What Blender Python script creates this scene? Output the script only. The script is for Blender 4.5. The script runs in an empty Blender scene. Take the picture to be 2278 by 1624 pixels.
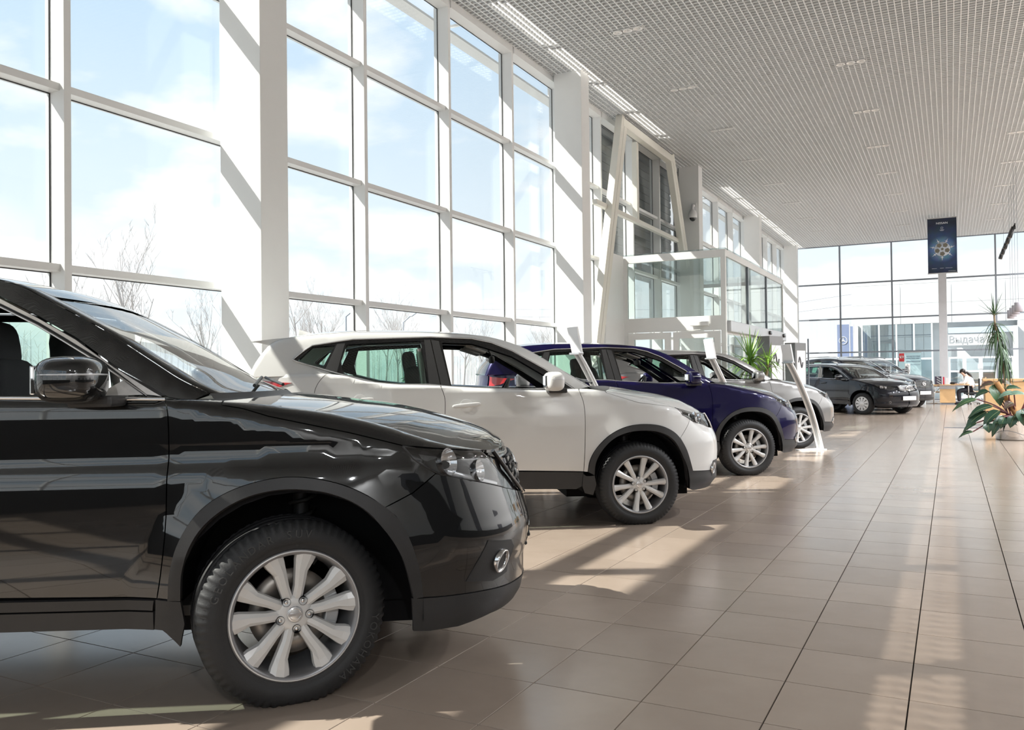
import bpy, bmesh, math, random
import numpy as np
from mathutils import Vector, Matrix
from mathutils.geometry import delaunay_2d_cdt

PI = math.pi
SC = bpy.context.scene
COL = SC.collection
R = math.radians

# ---------------------------------------------------------------- camera
YAW, PITCH, ROLL, FPX, EYE = 4.79466947e-01, 1.26925332e-02, -1.15669592e-02, 1877.05895, 1.237
def make_camera():
    cy, sy, cp, sp = math.cos(YAW), math.sin(YAW), math.cos(PITCH), math.sin(PITCH)
    f = Vector((-sy*cp, cy*cp, sp)); r = Vector((cy, sy, 0)); u = r.cross(f)
    cr, sr = math.cos(ROLL), math.sin(ROLL)
    r2 = r*cr + u*sr; u2 = u*cr - r*sr
    d = bpy.data.cameras.new('camera'); o = bpy.data.objects.new('camera', d); COL.objects.link(o)
    o.matrix_world = Matrix(((r2.x, u2.x, -f.x, 0), (r2.y, u2.y, -f.y, 0), (r2.z, u2.z, -f.z, EYE), (0, 0, 0, 1)))
    d.sensor_fit = 'HORIZONTAL'; d.sensor_width = 36; d.lens = FPX / 2278 * 36
    d.clip_start = .05; d.clip_end = 2000
    SC.camera = o
make_camera()

# ---------------------------------------------------------------- light: sun, cloudy sky, exposure
SUN = Vector((1.0, .53, -1.18)).normalized()
def make_light():
    d = bpy.data.lights.new('sun', 'SUN'); d.energy = 5.2; d.angle = R(.53); d.color = (1.0, .95, .87)
    o = bpy.data.objects.new('sun', d); COL.objects.link(o); o.location = (-30, -20, 40)
    o.rotation_euler = SUN.to_track_quat('-Z', 'Y').to_euler()
    w = bpy.data.worlds.new('sky'); SC.world = w; w.use_nodes = True
    nt = w.node_tree; nt.nodes.clear(); N = nt.nodes.new; L = nt.links.new
    tc = N('ShaderNodeTexCoord'); sep = N('ShaderNodeSeparateXYZ'); L(tc.outputs['Generated'], sep.inputs[0])
    grad = N('ShaderNodeValToRGB'); L(sep.outputs['Z'], grad.inputs[0])
    e = grad.color_ramp.elements
    e[0].position = 0.0; e[0].color = (.93, .96, .98, 1)
    e[1].position = 1.0; e[1].color = (.22, .40, .74, 1)
    a = e.new(.16); a.color = (.78, .87, .95, 1)
    a = e.new(.42); a.color = (.54, .70, .88, 1)
    # clouds: project the direction on a plane overhead so they shrink towards the horizon
    mz = N('ShaderNodeMath'); mz.operation = 'MAXIMUM'; L(sep.outputs['Z'], mz.inputs[0]); mz.inputs[1].default_value = 0.0
    ad = N('ShaderNodeMath'); ad.operation = 'ADD'; L(mz.outputs[0], ad.inputs[0]); ad.inputs[1].default_value = .22
    dv = N('ShaderNodeVectorMath'); dv.operation = 'SCALE'; L(tc.outputs['Generated'], dv.inputs[0])
    iv = N('ShaderNodeMath'); iv.operation = 'DIVIDE'; iv.inputs[0].default_value = 1; L(ad.outputs[0], iv.inputs[1]); L(iv.outputs[0], dv.inputs['Scale'])
    no = N('ShaderNodeTexNoise'); no.inputs['Scale'].default_value = 2.1; no.inputs['Detail'].default_value = 7; no.inputs['Roughness'].default_value = .52
    L(dv.outputs[0], no.inputs['Vector'])
    cr = N('ShaderNodeValToRGB'); L(no.outputs['Fac'], cr.inputs[0])
    cr.color_ramp.elements[0].position = .46; cr.color_ramp.elements[0].color = (0, 0, 0, 1)
    cr.color_ramp.elements[1].position = .585; cr.color_ramp.elements[1].color = (1, 1, 1, 1)
    mx = N('ShaderNodeMixRGB'); L(cr.outputs[0], mx.inputs[0]); L(grad.outputs[0], mx.inputs[1]); mx.inputs[2].default_value = (1.02, 1.02, 1.03, 1)
    bg = N('ShaderNodeBackground'); L(mx.outputs[0], bg.inputs[0]); bg.inputs[1].default_value = .61
    out = N('ShaderNodeOutputWorld'); L(bg.outputs[0], out.inputs[0])
make_light()
vs = SC.view_settings
SC.display_settings.display_device = 'sRGB'
vs.view_transform = 'Standard'; vs.look = 'None'; vs.gamma = 1; vs.use_curve_mapping = False
vs.exposure = 1.06
FILL_W = 560.0        # each unseen fill spot added to brighten the hall
SC.cycles.use_denoising = True
SC.cycles.max_bounces = 10; SC.cycles.diffuse_bounces = 5; SC.cycles.glossy_bounces = 5
SC.cycles.transparent_max_bounces = 24; SC.cycles.transmission_bounces = 6
SC.cycles.caustics_reflective = False; SC.cycles.caustics_refractive = False
SC.cycles.sample_clamp_indirect = 6
# ---------------------------------------------------------------- materials
MATS = {}
def _nt(name):
    m = bpy.data.materials.new(name); m.use_nodes = True
    return m, m.node_tree, m.node_tree.nodes['Principled BSDF'], m.node_tree.nodes.new, m.node_tree.links.new
def mat(name, col, rough=.5, metal=0., spec=.5, coat=0., var=.06, scale=6., bump=0., bscale=60., coat_rough=.03, emit=None):
    """principled surface with a faint procedural variation of its colour and roughness"""
    if name in MATS: return MATS[name]
    m, nt, b, N, L = _nt(name)
    tc = N('ShaderNodeTexCoord'); no = N('ShaderNodeTexNoise'); no.inputs['Scale'].default_value = scale; no.inputs['Detail'].default_value = 4
    L(tc.outputs['Object'], no.inputs['Vector'])
    mx = N('ShaderNodeMixRGB'); L(no.outputs['Fac'], mx.inputs[0])
    c = Vector(col)
    mx.inputs[1].default_value = (*(c*(1-var)), 1); mx.inputs[2].default_value = (*[min(x*(1+var), 1) for x in c], 1)
    L(mx.outputs[0], b.inputs['Base Color'])
    b.inputs['Roughness'].default_value = rough; b.inputs['Metallic'].default_value = metal
    b.inputs['Specular IOR Level'].default_value = spec
    b.inputs['Coat Weight'].default_value = coat; b.inputs['Coat Roughness'].default_value = coat_rough
    if bump:
        n2 = N('ShaderNodeTexNoise'); n2.inputs['Scale'].default_value = bscale; L(tc.outputs['Object'], n2.inputs['Vector'])
        bp = N('ShaderNodeBump'); bp.inputs['Strength'].default_value = bump; bp.inputs['Distance'].default_value = .002
        L(n2.outputs['Fac'], bp.inputs['Height']); L(bp.outputs[0], b.inputs['Normal'])
    if emit:
        b.inputs['Emission Color'].default_value = (*emit[0], 1); b.inputs['Emission Strength'].default_value = emit[1]
    MATS[name] = m; return m
def glass(name, tint=(.92, .97, .95), refl=1.0, base=.05, rough=0.0):
    """thin pane: straight-through transparency with a mirror that grows towards grazing angles"""
    if name in MATS: return MATS[name]
    m = bpy.data.materials.new(name); m.use_nodes = True; nt = m.node_tree; nt.nodes.clear(); N = nt.nodes.new; L = nt.links.new
    lw = N('ShaderNodeLayerWeight'); lw.inputs['Blend'].default_value = .5
    pw = N('ShaderNodeMath'); pw.operation = 'POWER'; L(lw.outputs['Facing'], pw.inputs[0]); pw.inputs[1].default_value = 4
    ml = N('ShaderNodeMath'); ml.operation = 'MULTIPLY_ADD'; L(pw.outputs[0], ml.inputs[0]); ml.inputs[1].default_value = refl * (1-base); ml.inputs[2].default_value = base
    t = N('ShaderNodeBsdfTransparent'); g = N('ShaderNodeBsdfGlossy'); g.inputs['Roughness'].default_value = rough
    no = N('ShaderNodeTexNoise'); no.inputs['Scale'].default_value = .7
    mx = N('ShaderNodeMixRGB'); L(no.outputs['Fac'], mx.inputs[0]); mx.inputs[1].default_value = (*[c*.97 for c in tint], 1); mx.inputs[2].default_value = (*tint, 1)
    L(mx.outputs[0], t.inputs['Color'])
    ms = N('ShaderNodeMixShader'); L(ml.outputs[0], ms.inputs[0]); L(t.outputs[0], ms.inputs[1]); L(g.outputs[0], ms.inputs[2])
    o = N('ShaderNodeOutputMaterial'); L(ms.outputs[0], o.inputs[0])
    MATS[name] = m; return m

# ---------------------------------------------------------------- objects
def tag(o, label, cat, group=None, kind=None):
    o['label'] = label; o['category'] = cat
    if group: o['group'] = group
    if kind: o['kind'] = kind
    return o
def thing(name, label, cat, loc=(0, 0, 0), rz=0., group=None):
    o = bpy.data.objects.new(name, None); COL.objects.link(o)
    o.empty_display_size = .1; o.location = loc; o.rotation_euler = (0, 0, rz)
    return tag(o, label, cat, group)
def link(name, me, parent=None):
    o = bpy.data.objects.new(name, me); COL.objects.link(o)
    if parent: o.parent = parent
    return o
def struct(o): o['kind'] = 'structure'; return o
def kids(o): return [c for c in bpy.data.objects if c.parent == o]
def dup(root, loc=None, rz=None, label=None, swap=None, parent=None, tree=None):
    """copy of a thing with copies of its parts; swap maps materials old -> new on the copies"""
    if tree is None:
        tree = {}
        for ob in bpy.data.objects:
            if ob.parent: tree.setdefault(ob.parent, []).append(ob)
    c = root.copy(); COL.objects.link(c)
    if parent: c.parent = parent
    if loc is not None: c.location = loc
    if rz is not None: c.rotation_euler = (0, 0, rz)
    if label: c['label'] = label
    if swap and c.type == 'MESH':
        for i, m in enumerate(c.data.materials):
            if m and m.name in swap:
                c.material_slots[i].link = 'OBJECT'; c.material_slots[i].material = swap[m.name]
    for k in tree.get(root, []): dup(k, swap=swap, parent=c, tree=tree)
    return c

class MB:
    """collects boxes, tubes, lathes ... and links them as ONE mesh object"""
    def __init__(s): s.v = []; s.f = []; s.sm = []
    def add(s, v, f, smooth=False):
        n = len(s.v); s.v += [tuple(a) for a in v]; s.f += [tuple(i+n for i in q) for q in f]; s.sm += [smooth]*len(f); return s
    def box(s, c, h, m=None):
        """c centre, h half sizes, m optional matrix"""
        v = [(x, y, z) for x in (-h[0], h[0]) for y in (-h[1], h[1]) for z in (-h[2], h[2])]
        if m is not None: v = [m @ Vector(a) for a in v]
        v = [(a[0]+c[0], a[1]+c[1], a[2]+c[2]) for a in v]
        return s.add(v, [(0, 1, 3, 2), (4, 6, 7, 5), (0, 4, 5, 1), (2, 3, 7, 6), (0, 2, 6, 4), (1, 5, 7, 3)])
    def bb(s, x0, x1, y0, y1, z0, z1):
        return s.box(((x0+x1)/2, (y0+y1)/2, (z0+z1)/2), (abs(x1-x0)/2, abs(y1-y0)/2, abs(z1-z0)/2))
    def cbox(s, c, h, b=.01, m=None):
        """box with chamfered vertical and horizontal edges"""
        vs, fs = [], []
        bm = bmesh.new(); bmesh.ops.create_cube(bm, size=2)
        for v in bm.verts: v.co = Vector((v.co.x*h[0], v.co.y*h[1], v.co.z*h[2]))
        bmesh.ops.bevel(bm, geom=bm.edges[:], offset=b, segments=2, affect='EDGES', profile=.6)
        bm.verts.ensure_lookup_table()
        for v in bm.verts:
            p = v.co if m is None else m @ v.co
            vs.append((p.x+c[0], p.y+c[1], p.z+c[2]))
        fs = [tuple(v.index for v in f.verts) for f in bm.faces]; bm.free()
        return s.add(vs, fs)
    def tube(s, pts, r, n=8, caps=True, smooth=True):
        pts = [Vector(p) for p in pts]; rr = r if hasattr(r, '__len__') else [r]*len(pts)
        vs, fs = [], []
        up = None
        for i, p in enumerate(pts):
            d = (pts[min(i+1, len(pts)-1)] - pts[max(i-1, 0)])
            d = d.normalized() if d.length > 1e-9 else Vector((0, 0, 1))
            if up is None: up = Vector((0, 0, 1)) if abs(d.z) < .9 else Vector((1, 0, 0))
            a = up - d * up.dot(d)
            if a.length < 1e-4: a = d.orthogonal()
            a.normalize(); up = a; b = d.cross(a)
            for k in range(n):
                t = 2*PI*k/n; vs.append(p + a*(rr[i]*math.cos(t)) + b*(rr[i]*math.sin(t)))
        for i in range(len(pts)-1):
            for k in range(n):
                fs.append((i*n+k, i*n+(k+1) % n, (i+1)*n+(k+1) % n, (i+1)*n+k))
        s.add(vs, fs, smooth)
        if caps:
            s.add(vs[:n], [tuple(range(n))[::-1]]); s.add(vs[-n:], [tuple(range(n))])
        return s
    def lathe(s, prof, n=32, axis='z', c=(0, 0, 0), smooth=True, closed=False):
        """prof = [(r, h)], spun about the axis"""
        vs, fs = [], []
        for r, h in prof:
            for k in range(n):
                t = 2*PI*k/n; x, y = r*math.cos(t), r*math.sin(t)
                p = {'z': (x, y, h), 'y': (x, h, y), 'x': (h, x, y)}[axis]
                vs.append((p[0]+c[0], p[1]+c[1], p[2]+c[2]))
        m = len(prof)
        for i in range(m if closed else m-1):
            j = (i+1) % m
            for k in range(n):
                q = (i*n+k, i*n+(k+1) % n, j*n+(k+1) % n, j*n+k)
                fs.append(q[::-1] if axis == 'y' else q)
        return s.add(vs, fs, smooth)
    def ell(s, c, h, e=1., nu=20, nv=12, m=None):
        """superellipsoid; e < 1 is boxier"""
        vs, fs = [], []
        sg = lambda a, p: math.copysign(abs(a)**p, a)
        for j in range(nv+1):
            ph = -PI/2 + PI*j/nv
            for i in range(nu):
                t = 2*PI*i/nu
                p = Vector((h[0]*sg(math.cos(ph), e)*sg(math.cos(t), e), h[1]*sg(math.cos(ph), e)*sg(math.sin(t), e), h[2]*sg(math.sin(ph), e)))
                if m is not None: p = m @ p
                vs.append((p.x+c[0], p.y+c[1], p.z+c[2]))
        for j in range(nv):
            for i in range(nu):
                fs.append((j*nu+i, j*nu+(i+1) % nu, (j+1)*nu+(i+1) % nu, (j+1)*nu+i))
        return s.add(vs, fs, True)
    def prism(s, poly, a, b, axis='y'):
        """flat polygon extruded between a and b along an axis; poly in the two other axes"""
        n = len(poly)
        def P(p, t): return {'y': (p[0], t, p[1]), 'x': (t, p[0], p[1]), 'z': (p[0], p[1], t)}[axis]
        v = [P(p, a) for p in poly] + [P(p, b) for p in poly]
        f = [tuple(range(n)), tuple(range(2*n-1, n-1, -1))] + [(i, i+n, (i+1) % n+n, (i+1) % n) for i in range(n)]
        return s.add(v, f)
    def xf(s, m):
        s.v = [tuple(m @ Vector(a)) for a in s.v]; return s
    def mesh(s, name, m):
        me = bpy.data.meshes.new(name); me.from_pydata(s.v, [], s.f)
        me.polygons.foreach_set('use_smooth', s.sm); me.materials.append(m)
        bm = bmesh.new(); bm.from_mesh(me); bmesh.ops.recalc_face_normals(bm, faces=bm.faces[:]); bm.to_mesh(me); bm.free()
        me.update(); return me
    def build(s, name, m, parent=None):
        return link(name, s.mesh(name, m), parent)

def text_mesh(txt, size, depth=.0):
    """flat text outline as vertices and faces in its own xy plane, centred"""
    c = bpy.data.curves.new('t', 'FONT'); c.body = txt; c.size = size; c.align_x = 'CENTER'; c.align_y = 'CENTER'; c.extrude = depth; c.resolution_u = 3
    o = bpy.data.objects.new('t', c); COL.objects.link(o)
    dg = bpy.context.evaluated_depsgraph_get(); dg.update()
    me = o.evaluated_get(dg).to_mesh()
    v = [tuple(a.co) for a in me.vertices]; f = [tuple(p.vertices) for p in me.polygons]
    bpy.data.objects.remove(o); bpy.data.curves.remove(c)
    return v, f
def add_text(mb, txt, size, M, width=None, depth=.0):
    v, f = text_mesh(txt, size, depth)
    if not v: return mb
    if width:
        w = max(a[0] for a in v) - min(a[0] for a in v); k = width / max(w, 1e-6)
        v = [(a[0]*k, a[1], a[2]) for a in v]
    return mb.add([tuple(M @ Vector(a)) for a in v], f)
def frame_mat(o, ex, ez):
    """matrix with local x = ex, local y = ez (text up), origin o"""
    ex = Vector(ex).normalized(); ez = Vector(ez).normalized(); n = ex.cross(ez)
    M = Matrix(((ex.x, ez.x, n.x, o[0]), (ex.y, ez.y, n.y, o[1]), (ex.z, ez.z, n.z, o[2]), (0, 0, 0, 1)))
    return M
# ---------------------------------------------------------------- car surfaces (numpy only)
class PC:
    """smooth monotone interpolation through control points"""
    def __init__(s, pts):
        p = np.array(sorted(pts), float); s.x = p[:, 0]; s.y = p[:, 1]
        h = np.diff(s.x); d = np.diff(s.y) / h
        m = np.zeros(len(s.x))
        if len(s.x) == 2: m[:] = d[0]
        else:
            m[0] = d[0]; m[-1] = d[-1]
            for i in range(1, len(d)):
                if d[i-1] * d[i] > 0:
                    w1 = 2*h[i] + h[i-1]; w2 = h[i] + 2*h[i-1]
                    m[i] = (w1 + w2) / (w1/d[i-1] + w2/d[i])
        s.m = m
    def __call__(s, q):
        q = np.clip(np.asarray(q, float), s.x[0], s.x[-1])
        i = np.clip(np.searchsorted(s.x, q, side='right') - 1, 0, len(s.x) - 2)
        h = s.x[i+1] - s.x[i]; t = (q - s.x[i]) / h
        return ((2*t**3-3*t**2+1)*s.y[i] + (t**3-2*t**2+t)*h*s.m[i] + (-2*t**3+3*t**2)*s.y[i+1] + (t**3-t**2)*h*s.m[i+1])

def sstep(x, a, b):
    t = np.clip((np.asarray(x, float) - a) / (b - a), 0, 1)
    return t * t * (3 - 2 * t)

def catmull(pts, n=12, closed=False):
    p = [np.array(a, float) for a in pts]
    if closed: ext = [p[-1]] + p + [p[0], p[1]]
    else: ext = [2*p[0]-p[1]] + p + [2*p[-1]-p[-2]]
    out = []
    for i in range(1, len(ext) - 2):
        p0, p1, p2, p3 = ext[i-1:i+3]
        t0 = 0; t1 = t0 + max(np.linalg.norm(p1-p0), 1e-6)**.5; t2 = t1 + max(np.linalg.norm(p2-p1), 1e-6)**.5
        t3 = t2 + max(np.linalg.norm(p3-p2), 1e-6)**.5
        for k in range(n):
            t = t1 + (t2-t1)*k/n
            a1 = (t1-t)/(t1-t0)*p0 + (t-t0)/(t1-t0)*p1; a2 = (t2-t)/(t2-t1)*p1 + (t-t1)/(t2-t1)*p2
            a3 = (t3-t)/(t3-t2)*p2 + (t-t2)/(t3-t2)*p3
            b1 = (t2-t)/(t2-t0)*a1 + (t-t0)/(t2-t0)*a2; b2 = (t3-t)/(t3-t1)*a2 + (t-t1)/(t3-t1)*a3
            out.append((t2-t)/(t2-t1)*b1 + (t-t1)/(t2-t1)*b2)
    if not closed: out.append(p[-1])
    return [tuple(a) for a in out]

class CarSurf:
    def __init__(c, D):
        c.D = D
        pl = np.array(D['outline'], float)
        full = [(a, -b) for a, b in pl[::-1][:-1]][-3:] + [tuple(a) for a in pl] + [(a, -b) for a, b in pl[::-1][1:4]]
        dense = np.array(catmull(full, 60))
        seg = np.r_[0, np.cumsum(np.hypot(*np.diff(dense, axis=0).T))]
        # keep right half: y<=0
        i0 = np.argmin(np.hypot(*(dense - pl[0]).T)); i1 = np.argmin(np.hypot(*(dense - pl[-1]).T))
        keep = slice(max(i0-30, 0), i1 + 30)
        c.ot = seg[keep]; c.ox = dense[keep, 0]; c.oy = dense[keep, 1]
        a0, a1 = seg[i0], seg[i1]
        # s = 0 where x = 0 on the side
        mid = slice(i0, i1 + 1)
        j = i0 + np.argmin(np.abs(dense[mid, 0] - 0.0))
        c.off = seg[j]; c.s0 = a0 - c.off; c.s1 = a1 - c.off
        c.Iside = PC(D['iside']); c.Ifront = PC(D['ifront']); c.Irear = PC(D['irear'])
        c.zt = PC(D['ztop']); c.rf = PC(D['rfil'])
        c.W = PC(D['wg']); c.tum = D['tumble']
        c.fb = D['fblend']; c.rb = D['rblend']
        ct = np.array(catmull(D['cant'], 16)); c.cq = np.r_[0, np.cumsum(np.hypot(*np.diff(ct, axis=0).T))]
        c.cx = ct[:, 0]; c.cz = ct[:, 1]; c.qmax = c.cq[-1]
        c.hc = PC(D['hcrown']) if isinstance(D['hcrown'], list) else (lambda s, k=D['hcrown']: k)
        c.bow = PC(D['bow']); c.crown = PC(D['crown'])
    def O(c, s):
        t = np.asarray(s, float) + c.off
        return np.interp(t, c.ot, c.ox), np.interp(t, c.ot, c.oy)
    def Nin(c, s):
        e = .012
        xa, ya = c.O(np.asarray(s) - e); xb, yb = c.O(np.asarray(s) + e)
        tx, ty = xb - xa, yb - ya; l = np.hypot(tx, ty)
        return -ty / l, tx / l          # inward (left of travel rear -> front on the right side)
    def inset(c, s, z):
        D = c.D
        i = c.Iside(z) + 0 * s
        for (wx, wz, r0, r1, amp, pw) in D['flare']:
            r = np.hypot(s - wx, z - wz)
            t = np.clip((r1 - r) / (r1 - r0), 0, 1)
            i = i - amp * t ** pw
        for f in D.get('lines', []):
            i = i - f(s, z)
        bf = sstep(s, *c.fb); br = sstep(-s, -c.rb[0], -c.rb[1])
        i = i * (1 - bf) + c.Ifront(z) * bf
        return i * (1 - br) + c.Irear(z) * br
    def F(c, s, v):
        s = np.asarray(s, float); v = np.asarray(v, float)
        zt = c.zt(s); r = c.rf(s); v0 = zt - r
        th = np.clip((v - v0) / r, 0, math.pi / 2)
        up = v > v0
        z = np.where(up, v0 + r * np.sin(th), v)
        ins = c.inset(s, np.where(up, v0, v)) + np.where(up, r * (1 - np.cos(th)), 0)
        x, y = c.O(s); nx, ny = c.Nin(s)
        return np.stack([x + nx * ins, np.minimum(y + ny * ins, 0), z], -1)
    def vtop(c, s):
        return c.zt(s) + c.rf(s) * (math.pi / 2 - 1)
    def G(c, x, z):
        x = np.asarray(x, float); z = np.asarray(z, float)
        d = z - c.tum[0]
        y = -(c.W(x) - c.tum[1] * d - c.tum[2] * d * np.abs(d))
        return np.stack([x + 0 * z, y, z + 0 * x], -1)
    def R(c, q, w):
        q = np.asarray(q, float); w = np.asarray(w, float)
        x = np.interp(q, c.cq, c.cx); z = np.interp(q, c.cq, c.cz)
        e = c.G(x, z)
        k = 1 - (1 - w) ** 2
        return np.stack([x + c.bow(q) * k, e[..., 1] * (1 - w), z + c.crown(q) * k], -1)
    def Hd(c, s, w):
        s = np.asarray(s, float); w = np.asarray(w, float)
        e = c.F(s, c.vtop(s)); k = 1 - (1 - w) ** 2
        ay = np.abs(e[..., 1])
        D = c.D
        return np.stack([e[..., 0] + D['hbow'] * (ay / .75) ** 2 * k, e[..., 1] * (1 - w),
                         e[..., 2] + c.hc(s) * np.minimum(ay / .7, 1) ** 1.2 * k], -1)
    def normal(c, f, a, b, e=.004):
        du = f(a + e, b) - f(a - e, b); dv = f(a, b + e) - f(a, b - e)
        n = np.cross(du, dv); l = np.linalg.norm(n, axis=-1, keepdims=True)
        return n / np.maximum(l, 1e-12)
# ---------------------------------------------------------------- the two crossover shapes (metres, front axle at x = 0, right side y < 0)
XT = dict(
    outline=[(-3.37, 0), (-3.35, -0.38), (-3.27, -0.64), (-3.09, -0.81), (-2.75, -0.885), (-2.1, -0.915), (-1.2, -0.92), (-0.3, -0.918), (0.15, -0.905), (0.43, -0.872), (0.65, -0.8), (0.815, -0.665), (0.925, -0.45), (0.975, -0.23), (0.99, 0)],
    iside=[(0.12, 0.06), (0.25, 0.028), (0.38, 0.02), (0.5, 0.006), (0.62, 0.0), (0.8, 0.003), (0.86, 0.006), (0.955, 0.034), (1.02, 0.033), (1.1, 0.034), (1.2, 0.042)],
    ifront=[(0.12, 0.15), (0.22, 0.08), (0.3, 0.035), (0.36, 0.028), (0.44, 0.025), (0.5, 0.006), (0.57, 0.0), (0.66, 0.022), (0.74, 0.045), (0.82, 0.068), (0.88, 0.085), (0.94, 0.14), (1.0, 0.19), (1.1, 0.27)],
    irear=[(0.12, 0.1), (0.3, 0.03), (0.5, 0.0), (0.75, 0.02), (0.95, 0.03), (1.2, 0.05)],
    ztop=[(-4.4, 1.21), (-3.4, 1.215), (-2.4, 1.2), (-1.057, 1.179), (-0.672, 1.171), (-0.423, 1.163), (-0.153, 1.14), (0.119, 1.099), (0.34, 1.045), (0.6, 0.968), (0.82, 0.934), (1.0, 0.916), (1.6, 0.908)],
    rfil=[(-4.4, 0.03), (-0.8, 0.03), (-0.5, 0.035), (-0.26, 0.07), (0, 0.1), (0.4, 0.11), (0.8, 0.06), (1.05, 0.04), (1.5, 0.03)],
    flare=[(0, 0.34, 0.46, 0.62, 0.034, 1.05), (-2.45, 0.34, 0.46, 0.62, 0.026, 1.3)],
    fblend=(0.28, 1.05),
    rblend=(-2.65, -3.5),
    wg=[(-3.4, 0.6), (-3.2, 0.66), (-2.8, 0.765), (-2.0, 0.825), (-1.3, 0.84), (-0.8, 0.825), (-0.4, 0.775)],
    tumble=(1.15, 0.26, 0.18),
    bow=[(0, 0.16), (0.3, 0.09), (0.9, 0.06), (1.3, 0.03), (3.0, 0.0), (3.5, -0.06), (4.2, -0.1)],
    crown=[(0, 0.0), (0.9, 0.008), (1.4, 0.05), (2.8, 0.055), (3.4, 0.03), (4.2, 0.01)],
    cant=[(-0.347, 1.182), (-0.457, 1.238), (-0.563, 1.309), (-0.736, 1.425), (-0.862, 1.496), (-0.989, 1.564), (-1.086, 1.613), (-1.238, 1.651), (-1.538, 1.675), (-1.938, 1.684), (-2.338, 1.671), (-2.638, 1.64), (-2.938, 1.592), (-3.088, 1.517), (-3.218, 1.376), (-3.298, 1.218)],
    hbow=0.15,
    hcrown=[(-0.4, 0.012), (0, 0.015), (0.3, 0.035), (0.6, 0.055), (1.0, 0.05), (1.6, 0.03)])
QQ = dict(
    outline=[(-3.27, 0), (-3.25, -0.36), (-3.17, -0.6), (-3.03, -0.76), (-2.75, -0.865), (-2.35, -0.9), (-1.4, -0.905), (-0.4, -0.905), (0.05, -0.893), (0.34, -0.862), (0.555, -0.79), (0.72, -0.66), (0.84, -0.47), (0.9, -0.24), (0.92, 0)],
    iside=[(0.12, 0.06), (0.27, 0.03), (0.43, 0.018), (0.52, 0.008), (0.65, 0.004), (0.8, 0.006), (0.9, 0.012), (0.98, 0.024), (1.05, 0.034), (1.13, 0.046), (1.2, 0.055), (1.3, 0.07)],
    ifront=[(0.12, 0.14), (0.27, 0.06), (0.34, 0.012), (0.4, 0.016), (0.46, 0.006), (0.58, 0.0), (0.65, 0.004), (0.72, 0.025), (0.8, 0.07), (0.87, 0.12), (0.94, 0.17), (1.1, 0.28)],
    irear=[(0.12, 0.1), (0.3, 0.03), (0.5, 0.0), (0.75, 0.02), (0.95, 0.04), (1.2, 0.08)],
    ztop=[(-4.4, 1.25), (-2.9, 1.27), (-2.56, 1.27), (-2.418, 1.259), (-2.177, 1.203), (-1.953, 1.177), (-1.697, 1.167), (-1.261, 1.138), (-0.739, 1.116), (-0.443, 1.122), (-0.185, 1.091), (0.069, 1.04), (0.32, 0.977), (0.53, 0.925), (0.72, 0.896), (1.6, 0.89)],
    rfil=[(-4.4, 0.015), (-2.6, 0.016), (-2.2, 0.025), (-0.8, 0.03), (-0.5, 0.035), (-0.25, 0.06), (0, 0.08), (0.4, 0.08), (0.8, 0.05), (1.5, 0.03)],
    flare=[(0.03, 0.33, 0.44, 0.62, 0.022, 1.4), (-2.45, 0.33, 0.44, 0.6, 0.022, 1.4)],
    fblend=(0.15, 0.95),
    rblend=(-2.6, -3.4),
    wg=[(-3.4, 0.67), (-3.1, 0.755), (-2.75, 0.815), (-2.4, 0.838), (-2.1, 0.838), (-1.4, 0.828), (-0.9, 0.81), (-0.38, 0.76)],
    tumble=(1.12, 0.27, 0.2),
    bow=[(0, 0.14), (0.25, 0.1), (0.9, 0.06), (1.3, 0.03), (2.6, 0.0), (3.0, -0.07), (4.2, -0.1)],
    crown=[(0, 0.0), (0.6, 0.004), (1.0, 0.015), (1.3, 0.04), (2.3, 0.045), (2.9, 0.03), (4.2, 0.01)],
    cant=[(-0.369, 1.137), (-0.539, 1.247), (-0.705, 1.352), (-0.853, 1.442), (-0.994, 1.508), (-1.172, 1.561), (-1.356, 1.584), (-1.69, 1.601), (-2.016, 1.607), (-2.357, 1.606), (-2.647, 1.588), (-2.847, 1.562), (-2.959, 1.526), (-3.044, 1.432), (-3.098, 1.336), (-3.135, 1.24)],
    hbow=0.15,
    hcrown=[(-0.4, 0.03), (0, 0.04), (0.3, 0.065), (0.6, 0.08), (1.0, 0.06), (1.5, 0.03)])
# ---------------------------------------------------------------- body panels cut out of the car surfaces
def _area(p): return .5*sum(p[i][0]*p[(i+1) % len(p)][1] - p[(i+1) % len(p)][0]*p[i][1] for i in range(len(p)))
def _inside(P, poly):
    x, y = P[:, 0], P[:, 1]; c = np.zeros(len(P), bool); n = len(poly)
    for i in range(n):
        x0, y0 = poly[i]; x1, y1 = poly[(i+1) % n]
        if y0 == y1: continue
        m = ((y0 > y) != (y1 > y)) & (x < (x1-x0)*(y-y0)/(y1-y0) + x0)
        c ^= m
    return c
def _dist(P, poly):
    a = np.array(poly); b = np.roll(a, -1, 0); d = np.full(len(P), 1e9)
    for i in range(len(a)):
        e = b[i]-a[i]; l = max(e @ e, 1e-12); t = np.clip(((P-a[i]) @ e)/l, 0, 1)
        d = np.minimum(d, np.hypot(*(P - (a[i] + t[:, None]*e)).T))
    return d
def _dens(poly, step):
    out = []
    for i in range(len(poly)):
        a = np.array(poly[i], float); b = np.array(poly[(i+1) % len(poly)], float)
        n = max(1, int(math.ceil(np.hypot(*(b-a))/step)))
        for k in range(n): out.append(tuple(a + (b-a)*k/n))
    o2 = [out[0]]
    for p in out[1:]:
        if math.hypot(p[0]-o2[-1][0], p[1]-o2[-1][1]) > 1e-4: o2.append(p)
    return o2
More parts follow.
